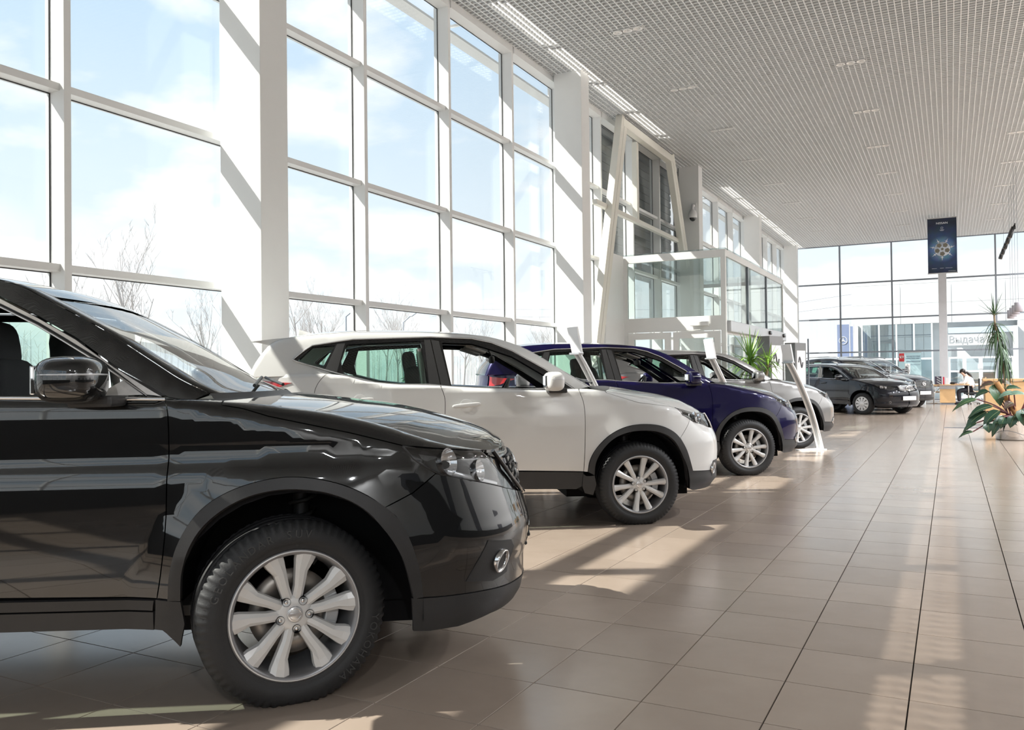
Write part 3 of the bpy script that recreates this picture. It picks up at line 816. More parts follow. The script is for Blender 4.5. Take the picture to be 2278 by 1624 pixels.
# ---- big crossover (near the camera)
_ao = [(-0.459, 0.425), (-0.451, 0.529), (-0.418, 0.643), (-0.345, 0.75), (-0.245, 0.816), (-0.11, 0.857), (0.012, 0.864), (0.149, 0.838), (0.266, 0.785), (0.371, 0.702), (0.425, 0.599), (0.462, 0.466), (0.472, 0.383)]
_ai = [(-0.413, 0.424), (-0.402, 0.543), (-0.355, 0.657), (-0.289, 0.729), (-0.189, 0.788), (-0.075, 0.816), (0.027, 0.816), (0.135, 0.795), (0.245, 0.739), (0.333, 0.642), (0.388, 0.546), (0.421, 0.433), (0.433, 0.38)]
_fs = [(-0.491, 1.169), (-0.476, 1.135), (-0.469, 1.058), (-0.469, 0.861), (-0.474, 0.648), (-0.488, 0.513), (-0.502, 0.432)]
_lamp = [(0.409, 0.967), (0.45, 0.915), (0.508, 0.876), (0.565, 0.848), (0.714, 0.814), (0.965, 0.76), (1.0, 0.795), (0.869, 0.893), (0.838, 0.93)]
_seam = [(0.539, 0.854), (0.442, 0.786), (0.329, 0.739)]
_hs = [(-0.281, 1.146), (-0.203, 1.13), (-0.107, 1.096), (0.01, 1.069), (0.198, 1.026), (0.411, 0.97)]
_ct = [(0.427, 0.384), (0.566, 0.37), (0.769, 0.361), (1.232, 0.334), (1.426, 0.322)]
def _xt_extra(S, root, paint):
    s1 = S.s1
    pv, n = at(S, S.F, 1.25, .80)
    v = rib(S, S.F, [(.985, .92), (1.06, .83), (1.20, .74), (1.38, .69), (s1-.01, .67)], .011, .003); v.add([(x, -y, z) for x, y, z in v.v], [q[::-1] for q in v.f], True); v.build('grille_chrome', M_GLOSSB, root)
    m = MB()
    for z in (.70, .735, .77, .805, .84, .875):
        q = rib(S, S.F, [(1.14+(.9-z)*.5, z), (1.38, z), (s1-.01, z)], .006, -.004); m.add(q.v, q.f, True); m.add([(x, -y, z_) for x, y, z_ in q.v], [f[::-1] for f in q.f], True)
    m.build('grille_slat', M_BLK, root)['kind'] = 'stuff'
    m = MB().lathe([(.052, -.004), (.062, -.010), (.070, -.004)], 32, 'y').xf(orient((.93, 0, .80), (1, 0, .3))); m.cbox((.938, 0, .80), (.004, .085, .016), .003); m.build('emblem', M_CHR, root)
    for i, (z, nm) in enumerate(((.50, 'intake_slat'), (.46, 'intake_slat'))):
        q = rib(S, S.F, [(1.30, z), (s1-.01, z)], .008, .004); q.add([(x, -y, z_) for x, y, z_ in q.v], [f[::-1] for f in q.f], True); q.build(nm, M_BLK, root)
    m = MB()
    for s_ in (-1, 1): m.tube([(-1.5, s_*.60, 1.745), (-1.62, s_*.60, 1.775), (-2.9, s_*.60, 1.765), (-3.05, s_*.60, 1.735)], .016, 8)
K_X = dict(
    wb=2.45, wdx=-.045, wz=.338, ro=.475, track=.79, steer=20, belt_z=1.17, seat_x=-1.156, hr_z=1.385, rvm_z=1.475, header=-1.008, roof_end=-2.92, hs0=-.281, cladm=M_BLK,
    ao=_ao, ai=_ai,
    panels=[('fender', lambda vt, cr: cr(_fs[::-1]) + vt(-.478, -.285, 8) + _hs + [(0.45, 0.915), (0.508, 0.876)] + _seam + cr(_ao[:10])[::-1] + [(-0.502, 0.432)][:0]),
            ('front_door', lambda vt, cr: cr(_fs) + [(-1.38, 0.46), (-1.345, 0.7), (-1.345, 1)] + vt(-1.35, -.50, 24)),
            ('rear_door', lambda vt, cr: [(-1.345, 1), (-1.345, 0.7), (-1.38, 0.46), (-1.93, 0.46)] + arc((-2.45, 0.34), .53, 13, 100, 12) + [(-2.66, 1.05)] + vt(-2.68, -1.355, 24)),
            ('quarter_panel', lambda vt, cr: [(-2.66, 1.05)] + arc((-2.45, 0.34), .53, 100, 150, 8) + [(-2.96, 0.62), (-3.4, 0.66), (-3.4, 0.95)] + vt(-3.4, -2.68, 16))],
    hood=lambda vt, cr: _hs + [(0.841, 0.937), (0.969, 0.943)] + [(1.576, 0.922)] + vt(1.577, -.281, 40),
    bumper=lambda vt, cr: _seam[::-1] + [(0.565, 0.848), (0.714, 0.814), (0.965, 0.76), (1.278, 0.7), (1.576, 0.655), (1.576, 0.315)] + cr(_ct)[::-1] + cr(_ao[9:])[::-1],
    clad=lambda vt, cr: cr(_ct) + [(1.576, 0.315), (1.576, 0.235), (0.838, 0.25), (0.642, 0.232), (0.505, 0.24), (0.434, 0.253)],
    rbumper=lambda vt, cr: [(-2.96, 0.26), (-2.94, 0.6), (-3.4, 0.65), (-4.005, 0.66), (-4.005, 0.28)],
    tailgate=lambda vt, cr: [(-3.41, 0.66), (-3.41, 1)] + vt(-3.41, -4.005, 8)[0:] + [(-4.005, 0.67)],
    trims=[('mud_flap', [(-0.504, 0.432), (-0.413, 0.424), (-0.4, 0.338), (-0.418, 0.252), (-0.477, 0.315), (-0.511, 0.318)], .010),
           ('door_moulding', [(-1.93, 0.455), (-1.93, 0.412), (-0.515, 0.387), (-0.509, 0.428)], .008), ('sill', [(-1.95, 0.408), (-1.95, 0.335), (-0.514, 0.314), (-0.515, 0.383)], .004)],
    belt=[(-0.498, 1.178), (-0.669, 1.157), (-0.853, 1.162), (-1.073, 1.186), (-1.902, 1.2), (-2.502, 1.24), (-2.902, 1.315), (-3.022, 1.376)],
    dlo_top=[(-2.802, 1.509), (-2.502, 1.575), (-1.902, 1.61), (-1.402, 1.601), (-1.148, 1.565), (-0.997, 1.486), (-0.847, 1.4), (-0.698, 1.29)],
    rail_rear=[(-3.202, 1.2), (-2.502, 1.19), (-2.202, 1.2)],
    rail_in=[(-2.502, 1.241), (-2.902, 1.317), (-3.027, 1.378), (-2.802, 1.511), (-2.502, 1.577), (-1.902, 1.612), (-1.402, 1.603), (-1.148, 1.567), (-0.996, 1.488), (-0.847, 1.402), (-0.698, 1.292), (-0.498, 1.168), (-0.412, 1.153)],
    w_front=[(-0.584, 1.176), (-0.745, 1.3), (-0.892, 1.391), (-0.991, 1.451), (-1.141, 1.527), (-1.286, 1.563), (-1.301, 1.191), (-0.907, 1.172)],
    w_rear=[(-1.432, 1.566), (-2.202, 1.571), (-2.202, 1.231), (-1.402, 1.2)], w_quarter=[(-2.342, 1.253), (-2.342, 1.544), (-2.552, 1.522), (-2.802, 1.359)],
    gpanels=[('door_frame', [(-0.52, 1.171), (-0.698, 1.287), (-0.848, 1.396), (-0.997, 1.482), (-1.148, 1.561), (-1.402, 1.597), (-1.402, 1.578), (-1.14, 1.536), (-0.99, 1.461), (-0.891, 1.402), (-0.744, 1.311), (-0.575, 1.178)], M_FILM, .004),
             ('mirror_patch', [(-0.584, 1.179), (-0.773, 1.171), (-0.663, 1.238)], M_FILM, .002)],
    gribs=[('window_trim', [(-0.575, 1.175), (-0.745, 1.298), (-0.892, 1.389), (-0.991, 1.449), (-1.141, 1.525), (-1.286, 1.56)], M_CHR, .0045, .006)],
    fribs=[('belt_trim', lambda vt: vt(-.485, -2.5, 40, .018), M_CHR, .008, .003)],
    lamp=_lamp, bowls=[(0.598, 0.896, .048), (0.774, 0.849, .04)], leds=[(.60, .858), (.70, .832), (.82, .805), (.94, .782)], fog=(0.861, 0.471, .050),
    fpanels=[('grille', [(0.976, 0.942), (1.576, 0.92), (1.576, 0.66), (1.284, 0.703), (0.974, 0.762), (1.012, 0.79), (0.882, 0.89)], M_GLOSSB, -.012),
             ('fog_recess', [(0.667, 0.413), (0.77, 0.57), (0.933, 0.548), (0.97, 0.512), (0.94, 0.406), (0.822, 0.389)], M_BLK, .0025),
             ('intake', [(1.252, 0.44), (1.576, 0.43), (1.576, 0.56), (1.304, 0.54)], M_GLOSSB, .002)],
    mirror=((-.748, -1.045, 1.240), (.105, .150, .083), .62), handles=[(-1.22, .99), (-2.2, 1.0)], extra=_xt_extra)
# ---- smaller crossover (white, blue, silver)
_qao = [(-0.418, 0.446), (-0.401, 0.539), (-0.345, 0.636), (-0.231, 0.743), (-0.095, 0.806), (0.054, 0.825), (0.219, 0.804), (0.34, 0.74), (0.424, 0.626), (0.479, 0.488), (0.508, 0.418)]
_qai = [(-0.363, 0.417), (-0.353, 0.517), (-0.302, 0.614), (-0.2, 0.71), (-0.086, 0.757), (0.05, 0.771), (0.19, 0.753), (0.296, 0.697), (0.368, 0.595), (0.416, 0.481), (0.441, 0.348)]
_qfs = [(-0.472, 1.109), (-0.438, 0.997), (-0.435, 0.724), (-0.451, 0.449)]
_qb = [(-1.602, 1.156), (-1.572, 1.057), (-1.576, 0.875), (-1.586, 0.488)]
_qr = [(-2.508, 1.278), (-2.58, 1.195), (-2.609, 1.115), (-2.588, 0.989)]
_qlamp = [(0.383, 0.97), (0.437, 0.892), (0.568, 0.831), (0.836, 0.772), (0.90, 0.80), (0.995, 0.89), (0.70, 0.918)]
_qseam = [(0.526, 0.85), (0.462, 0.784), (0.383, 0.705)]
_qhs = [(-0.24, 1.092), (-0.158, 1.063), (0.023, 1.004), (0.213, 0.982), (0.384, 0.973)]
def _qq_extra(S, root, paint):
    s1 = S.s1
    v = rib(S, S.F, [(1.08, .88), (1.14, .80), (1.24, .74), (s1-.01, .71)], .010, .006); v.add([(x, -y, z) for x, y, z in v.v], [q[::-1] for q in v.f], True); v.build('grille_chrome', M_CHR, root)
    m = MB().lathe([(.045, -.004), (.054, -.009), (.061, -.004)], 32, 'y').xf(orient((.855, 0, .80), (1, 0, .3))); m.cbox((.863, 0, .80), (.004, .075, .014), .003); m.build('emblem', M_CHR, root)
K_Q = dict(
    wb=2.45, wdx=.02, wz=.330, ro=.455, track=.79, steer=3, belt_z=1.125, seat_x=-1.70, hr_z=1.35, rvm_z=1.42, header=-1.20, roof_end=-2.80, hs0=-.24, cladm=M_BLK,
    ao=_qao, ai=_qai,
    panels=[('fender', lambda vt, cr: cr(_qfs[::-1]) + vt(-.465, -.25, 8) + _qhs + [(0.437, 0.892), (0.522, 0.853)] + _qseam[:1] + _qseam + cr(_qao[:9])[::-1] + [(-0.438, 0.446)]),
            ('front_door', lambda vt, cr: cr(_qfs) + cr(_qb)[::-1] + vt(-1.597, -.475, 24)),
            ('rear_door', lambda vt, cr: cr(_qb) + [(-1.93, 0.5)] + arc((-2.43, 0.33), .51, 19, 92, 12) + cr(_qr)[::-1] + vt(-2.50, -1.607, 24)),
            ('quarter_panel', lambda vt, cr: cr(_qr) + arc((-2.43, 0.33), .51, 92, 150, 8) + [(-2.92, 0.62), (-3.2, 0.68), (-3.24, 1.0)] + vt(-3.24, -2.515, 16))],
    hood=lambda vt, cr: _qhs + [(0.63, 0.92), (1.166, 0.903), (1.469, 0.895)] + vt(1.480, -.24, 40),
    bumper=lambda vt, cr: _qseam[::-1] + [(0.568, 0.831), (0.836, 0.772), (1.129, 0.74), (1.469, 0.7), (1.469, 0.4), (1.056, 0.4), (0.774, 0.405), (0.508, 0.42)] + cr(_qao[8:])[::-1],
    clad=lambda vt, cr: [(0.508, 0.42), (0.774, 0.405), (1.056, 0.4), (1.469, 0.4), (1.469, 0.24), (0.836, 0.25), (0.539, 0.253), (0.466, 0.276), (0.441, 0.348)],
    rbumper=lambda vt, cr: [(-2.92, 0.26), (-2.9, 0.6), (-3.2, 0.66), (-3.884, 0.68), (-3.884, 0.28)],
    tailgate=lambda vt, cr: [(-3.25, 0.69), (-3.26, 1.0)] + vt(-3.26, -3.884, 8) + [(-3.884, 0.7)],
    tail=[(-2.80, 1.20), (-3.22, 1.23), (-3.22, 1.10), (-3.02, 1.13)],
    trims=[('mud_flap', [(-0.428, 0.414), (-0.363, 0.417), (-0.347, 0.343), (-0.375, 0.256), (-0.444, 0.273), (-0.465, 0.328), (-0.457, 0.435)], .012),
           ('sill', [(-1.95, 0.49), (-1.95, 0.34), (-0.512, 0.305), (-0.465, 0.328), (-0.453, 0.446)], .006)],
    belt=[(-0.473, 1.12), (-0.757, 1.119), (-1.02, 1.127), (-1.514, 1.154), (-1.693, 1.173), (-1.941, 1.177), (-2.122, 1.194), (-2.402, 1.265), (-2.544, 1.308), (-2.74, 1.368), (-2.781, 1.387)],
    dlo_top=[(-2.691, 1.463), (-2.631, 1.503), (-2.427, 1.534), (-2.303, 1.551), (-1.681, 1.567), (-1.333, 1.551), (-1.169, 1.516), (-1.003, 1.447), (-0.728, 1.287)],
    rail_rear=[(-3.067, 1.248), (-2.446, 1.259)],
    rail_in=[(-2.544, 1.309), (-2.74, 1.37), (-2.783, 1.388), (-2.692, 1.464), (-2.63, 1.505), (-2.427, 1.535), (-2.302, 1.552), (-1.68, 1.569), (-1.333, 1.553), (-1.169, 1.518), (-1.003, 1.449), (-0.727, 1.289), (-0.474, 1.113)],
    w_front=[(-0.595, 1.128), (-0.765, 1.25), (-1.005, 1.396), (-1.203, 1.465), (-1.336, 1.506), (-1.582, 1.515), (-1.51, 1.16), (-1.019, 1.136)],
    w_rear=[(-2.352, 1.506), (-1.763, 1.533), (-1.697, 1.182), (-1.944, 1.187), (-2.164, 1.215), (-2.378, 1.271), (-2.395, 1.369)],
    w_quarter=[(-2.74, 1.38), (-2.63, 1.489), (-2.453, 1.501), (-2.548, 1.317)],
    gpanels=[('door_pillar', [(-1.73, 1.542), (-1.678, 1.543), (-1.603, 1.17), (-1.693, 1.175)], M_BLK, .003), ('door_pillar', [(-1.673, 1.543), (-1.607, 1.531), (-1.522, 1.163), (-1.598, 1.168)], M_BLK, .003),
             ('door_pillar', [(-2.433, 1.518), (-2.366, 1.524), (-2.429, 1.271), (-2.525, 1.301)], M_BLK, .003)],
    gribs=[('window_trim', [(-2.781, 1.387), (-2.691, 1.461), (-2.631, 1.5), (-2.428, 1.53), (-2.303, 1.547), (-1.681, 1.563), (-1.333, 1.548), (-1.17, 1.512), (-1.003, 1.443), (-0.728, 1.284), (-0.494, 1.116)], M_SILV, .006, .004),
           ('belt_trim', [(-2.781, 1.383), (-2.741, 1.366), (-2.544, 1.305), (-2.402, 1.263), (-2.122, 1.192), (-1.941, 1.175), (-1.693, 1.171), (-1.514, 1.152), (-1.02, 1.125), (-0.494, 1.118)], M_SILV, .007, .006)],
    fribs=[],
    lamp=_qlamp, bowls=[(0.626, 0.866, .045), (0.732, 0.849, .04)], leds=[(.58, .845), (.70, .815), (.82, .79)], fog=(0.828, 0.422, .05),
    fpanels=[('grille', [(1.178, 0.892), (1.469, 0.885), (1.469, 0.705), (1.226, 0.735)], M_GLOSSB, .002), ('fog_recess', [(0.772, 0.434), (0.821, 0.487), (0.94, 0.49), (1.0, 0.41), (0.96, 0.355), (0.798, 0.356)], M_BLK, .0045),
             ('intake', [(1.18, 0.42), (1.469, 0.41), (1.469, 0.58), (1.22, 0.58)], M_GLOSSB, .003)],
    mirror=((-.70, -.99, 1.187), (.075, .115, .078), .62), handles=[(-1.40, 1.0), (-2.25, 1.05)], fin=(-2.665, 1.615),
    spoiler=[(-2.68, 1.595), (-3.05, 1.572), (-3.215, 1.552), (-3.02, 1.520), (-2.85, 1.535)], extra=_qq_extra)
# ---------------------------------------------------------------- the hall
def tile_mat():
    m, nt, b, N, L = _nt('floor_tile')
    g = N('ShaderNodeNewGeometry')
    sn = N('ShaderNodeVectorMath'); sn.operation = 'SNAP'; off = N('ShaderNodeVectorMath'); off.operation = 'ADD'; off.inputs[1].default_value = (1.0595+9, -3.9605+18, 50)
    L(g.outputs['Position'], off.inputs[0]); L(off.outputs[0], sn.inputs[0]); sn.inputs[1].default_value = (.45, .45, 100)
    wn = N('ShaderNodeTexWhiteNoise'); L(sn.outputs[0], wn.inputs['Vector'])
    no = N('ShaderNodeTexNoise'); no.inputs['Scale'].default_value = 3.2; no.inputs['Detail'].default_value = 6; no.inputs['Roughness'].default_value = .6
    L(g.outputs['Position'], no.inputs['Vector'])
    a = N('ShaderNodeMixRGB'); a.inputs[1].default_value = (.29, .226, .178, 1); a.inputs[2].default_value = (.37, .30, .245, 1); L(no.outputs['Fac'], a.inputs[0])
    hs = N('ShaderNodeHueSaturation'); mr = N('ShaderNodeMapRange'); L(wn.outputs['Value'], mr.inputs[0]); mr.inputs[3].default_value = .93; mr.inputs[4].default_value = 1.07
    L(mr.outputs[0], hs.inputs['Value']); L(a.outputs[0], hs.inputs['Color']); L(hs.outputs[0], b.inputs['Base Color'])
    n2 = N('ShaderNodeTexNoise'); n2.inputs['Scale'].default_value = 1.7; n2.inputs['Detail'].default_value = 5; L(g.outputs['Position'], n2.inputs['Vector'])
    m2 = N('ShaderNodeMapRange'); L(n2.outputs['Fac'], m2.inputs[0]); m2.inputs[3].default_value = .16; m2.inputs[4].default_value = .23
    L(m2.outputs[0], b.inputs['Roughness']); b.inputs['Specular IOR Level'].default_value = .65
    return m
def make_floor():
    base = struct(MB().bb(-6.75, 9, -9, 39.7, -.2, -.006).build('floor', mat('tile_grout', (.035, .03, .027), .9, spec=.1)))
    tm = tile_mat()
    T = .45; g = .0052; c = .0008
    h = T/2 - g/2; k = h - .0004
    v = [(-h, -h, -c), (h, -h, -c), (h, h, -c), (-h, h, -c), (-k, -k, 0), (k, -k, 0), (k, k, 0), (-k, k, 0), (-h, -h, -.006), (h, -h, -.006), (h, h, -.006), (-h, h, -.006)]
    f = [(4, 5, 6, 7)] + [(i, (i+1) % 4, (i+1) % 4+4, i+4) for i in range(4)] + [(8+i, 8+(i+1) % 4, (i+1) % 4, i) for i in range(4)]
    me = bpy.data.meshes.new('floor_tile'); me.from_pydata(v, [], f); me.materials.append(tm)
    cells = [(i, j) for i in range(-13, 22) for j in range(-28, 80)]
    ctr = lambda i, j: (-1.0595 + (i+.5)*T, 3.9605 + (j+.5)*T)
    cam = SC.camera; cam_inv = cam.matrix_world.inverted(); fr = cam.data.lens/36*2
    near = []
    for ij in cells:
        x, y = ctr(*ij); p = cam_inv @ Vector((x, y, 0))
        if p.z < -.5:
            sx = p.x/-p.z*fr; sy = p.y/-p.z*fr
            if abs(sx) < 1.12 and sy > -.80: near.append((p.length, ij))
    near = set(ij for _, ij in sorted(near)[:300])
    mb = MB()
    for ij in cells:
        x, y = ctr(*ij)
        if x - h < -6.6 or x + h > 9 or y - h < -9 or y + h > 39.65: continue
        if ij in near:
            o = link('floor_tile', me, base); o.location = (x, y, 0)
        else: mb.add([(a+x, b+y, q) for a, b, q in v], f)
    o = mb.build('floor_tile_field', tm, base); o['kind'] = 'stuff'
make_floor()

M_ALW = mat('white_aluminium', (.80, .80, .79), .38, spec=.4, var=.02)
M_COLW = mat('white_column', (.82, .82, .805), .55, var=.02)
M_GASK = mat('black_gasket', (.03, .03, .032), .6)
M_PANE = glass('window_glass', (.965, .985, .985), .8, .03)
M_DKFR = mat('grey_frame', (.22, .24, .27), .45, .3)
XG, XR = -6.70, -6.50
TZ = [.74, 2.21, 3.72, 5.23, 6.74]
MY = [4.52 + 2.03*k for k in range(-7, 18)]
def make_facade():
    mull = MB().bb(XG, XR, -.032, .032, 0, 7.95); mull.bb(XG-.05, XG, -.028, .028, 0, 7.95); mm = mull.mesh('mullion', M_ALW)
    w = 2.03 - .064
    tr = MB(); tr.bb(XG, XR-.055, .032, .032+w, -.062, 0); tr.bb(XG-.04, XG, .032, .032+w, -.06, 0); tm = tr.mesh('transom', M_ALW)
    gk = MB(); gk.bb(XG-.012, XG+.016, .032, .041, 0, 1); gk.bb(XG-.012, XG+.016, .023+w, .032+w, 0, 1); 
    hd = MB(); hd.bb(XG, XR+.02, .032, .032+w, 6.70, 6.86); hd.bb(XG-.03, XG+.03, .032, .032+w, 6.86, 7.5); hm = hd.mesh('head_panel', M_ALW)
    sl = MB(); sl.bb(XG, XR, .032, .032+w, 0, .10); sm = sl.mesh('sill', M_ALW)
    zz = [.10] + [z for z in TZ[:-1]] + [6.74]
    panes = []; gask = []
    for i in range(5):
        z0 = zz[i]; z1 = zz[i+1] - (.062 if i < 4 else .04)
        panes.append(MB().bb(XG-.010, XG+.010, .032, .032+w, z0, z1).mesh('pane', M_PANE))
        g = MB()
        for a, b in ((.032, .040), (.024+w, .032+w)): g.bb(XG+.010, XG+.020, a, b, z0, z1)
        g.bb(XG+.010, XG+.020, .040, .024+w, z0, z0+.008); g.bb(XG+.010, XG+.020, .040, .024+w, z1-.008, z1)
        gask.append(g.mesh('gasket', M_GASK))
    n = 0; win = None
    for k, y in enumerate(MY):
        if k % 4 == 0 or win is None:
            n += 1; win = bpy.data.objects.new('window_%d' % n, None); COL.objects.link(win); win['kind'] = 'structure'; win.location = (0, y, 0); y0 = y
        def put(nm, me):
            o = link(nm, me, win); o.location = (0, y-y0, 0); return o
        put('mullion', mm)
        if k == len(MY)-1: break
        put('head_panel', hm); put('sill', sm)
        vest = 17.9 < y+1 < 24.8
        for i in range(5):
            if vest and i < 2: continue
            put('pane', panes[i]); put('gasket', gask[i])
        for z in TZ[:-1]:
            o = put('transom', tm); o.location.z = z
make_facade()
def make_columns():
    for k in range(5):
        y = 6.31 + 8.08*k
        o = MB().cbox((-6.17, y, 3.42), (.27, .19, 3.42), .008).build('column', M_COLW); struct(o)
make_columns()
def make_ceiling():
    root = bpy.data.objects.new('ceiling', None); COL.objects.link(root); root['kind'] = 'structure'; root.location = (0, 0, 6.8)
    ms = mat('ceiling_slat', (.82, .83, .83), .45, .1, var=.03)
    x0, x1, y0, y1 = -6.47, 9., -9., 39.55
    H, t = .060, .0062
    L1 = MB().bb(-t, t, y0, y1, 0, H).mesh('long_slat', ms)
    C1 = MB().bb(x0, x1, -t, t, .001, H-.002).mesh('cross_slat', ms)
    xs = np.arange(x0, x1, .1); ys = np.arange(y0, y1, .1)
    xs_near = sorted(xs, key=lambda x: abs(x+1.8))[:120]; ys_near = [y for y in ys if y > 10][:175]
    mb = MB()
    for x in xs:
        if x in xs_near: o = link('long_slat', L1, root); o.location = (x, 0, 0)
        else: mb.bb(x-t, x+t, y0, y1, 0, H)
    for y in ys:
        if y in ys_near: o = link('cross_slat', C1, root); o.location = (0, y, 0)
        else: mb.bb(x0, x1, y-t, y+t, .001, H-.002)
    o = mb.build('slat_field', ms, root); o['kind'] = 'stuff'
    r = MB(); r.bb(-6.69, 9.2, -9.2, 39.9, 7.95, 8.2); r.bb(-8.1, -7.03, -9.2, 39.9, 7.90, 8.0)
    struct(r.build('roof', mat('roof_deck', (.045, .048, .052), .8)))
    d = MB()
    for x in (-4.2, -.6, 3.): d.tube([(x, -8, 7.45), (x, 39, 7.45)], .16, 12)
    for y in range(0, 39, 6): d.bb(-6.3, 8.9, y-.05, y+.05, 7.62, 7.90)
    struct(d.build('trim_1', mat('duct_grey', (.10, .105, .11), .6, .3)))
    # eaves board outside with its hangers
    e = bpy.data.objects.new('trim_2', None); COL.objects.link(e); e['kind'] = 'structure'
    MB().bb(-7.62, -7.38, -9, 39.8, 7.03, 7.07).build('eaves_board', M_ALW, e)
    hm = MB().bb(-7.52, -7.47, -.02, .02, 7.07, 7.9).bb(-7.45, -6.75, -.02, .02, 7.16, 7.20).mesh('hanger', M_ALW)
    for y in MY: o = link('hanger', hm, e); o.location = (0, y+1.6, 0)
make_ceiling()
def make_walls():
    wm = mat('wall_paint', (.55, .545, .53), .7, var=.02)
    # far glazed wall
    win = bpy.data.objects.new('window_8', None); COL.objects.link(win); win['kind'] = 'structure'
    Y = 39.7
    xs = [-6.35, -4.28, -2.19, -.25, 1.69, 3.7, 5.7, 7.7, 9.]
    for x in xs: MB().bb(x-.03, x+.03, Y-.05, Y+.12, 0, 6.85).build('mullion', M_DKFR, win)
    zs = [0.04, .60, 2.09, 3.56, 5.12, 6.82]
    for i in range(len(xs)-1):
        for j, z in enumerate(zs):
            MB().bb(xs[i]+.03, xs[i+1]-.03, Y-.03, Y+.08, z-.03, z+.03).build('transom', M_DKFR, win)
            if j < 5: MB().bb(xs[i]+.03, xs[i+1]-.03, Y+.02, Y+.03, z+.03, zs[j+1]-.03).build('pane', M_PANE, win)
    struct(MB().cbox((-.25, 38.75, 3.4), (.15, .15, 3.4), .01).build('column', mat('grey_column', (.56, .56, .58), .5)))
    # wall on the right and behind the camera (seen only in reflections)
    w = MB(); w.bb(9, 9.2, -9, 39.9, 0, 7.95); struct(w.build('wall_right', wm))
    for i, (y, ww, h) in enumerate(((2., 1.0, 2.2), (6.2, 1.0, 2.2), (13., 2.6, 2.4), (-3., 2.2, 2.4))):
        d = MB().bb(8.93, 9.0, y, y+ww, 0, h).build('door_%d' % (i+1), mat('grey_door', (.10, .10, .11), .4)); struct(d)
        MB().cbox((8.9, y+.12, 1.05), (.03, .07, .012), .004).build('handle', M_CHR, d)
    struct(MB().bb(5.2, 9.2, -9.2, -9, 0, 7.95).build('wall_back', wm))
    win = bpy.data.objects.new('window_9', None); COL.objects.link(win); win['kind'] = 'structure'
    xs = [-6.7 + 1.98*k for k in range(7)]
    for x in xs: MB().bb(x-.03, x+.03, -9.2, -9, 0, 7.95).build('mullion', M_ALW, win)
    for i in range(6):
        for j, z in enumerate([0.03, .74, 2.21, 3.72, 5.23, 6.74]):
            MB().bb(xs[i]+.03, xs[i+1]-.03, -9.18, -9.03, z-.03, z+.03).build('transom', M_ALW, win)
            if j < 5: MB().bb(xs[i]+.03, xs[i+1]-.03, -9.11, -9.10, z+.03, [.74, 2.21, 3.72, 5.23, 6.74][j]-.03).build('pane', M_PANE, win)
make_walls()
def make_reflection_blockers():  # low dark blocks, added out of view so the black paint reflects dark
    pm = mat('blocker_dark', (.035, .033, .032), .5)
    for i, (x0, x1, y0, y1) in enumerate(((-5.8, 5.0, -6.6, -6.3), (8.2, 8.5, -6.3, 30.))):
        b = MB(); b.cbox(((x0+x1)/2, (y0+y1)/2, .62), ((x1-x0)/2, (y1-y0)/2, .62), .01); b.cbox(((x0+x1)/2, (y0+y1)/2, 1.255), ((x1-x0)/2+.04, (y1-y0)/2+.04, .015), .005)
        struct(b.build('reflection_blocker', pm))
make_reflection_blockers()

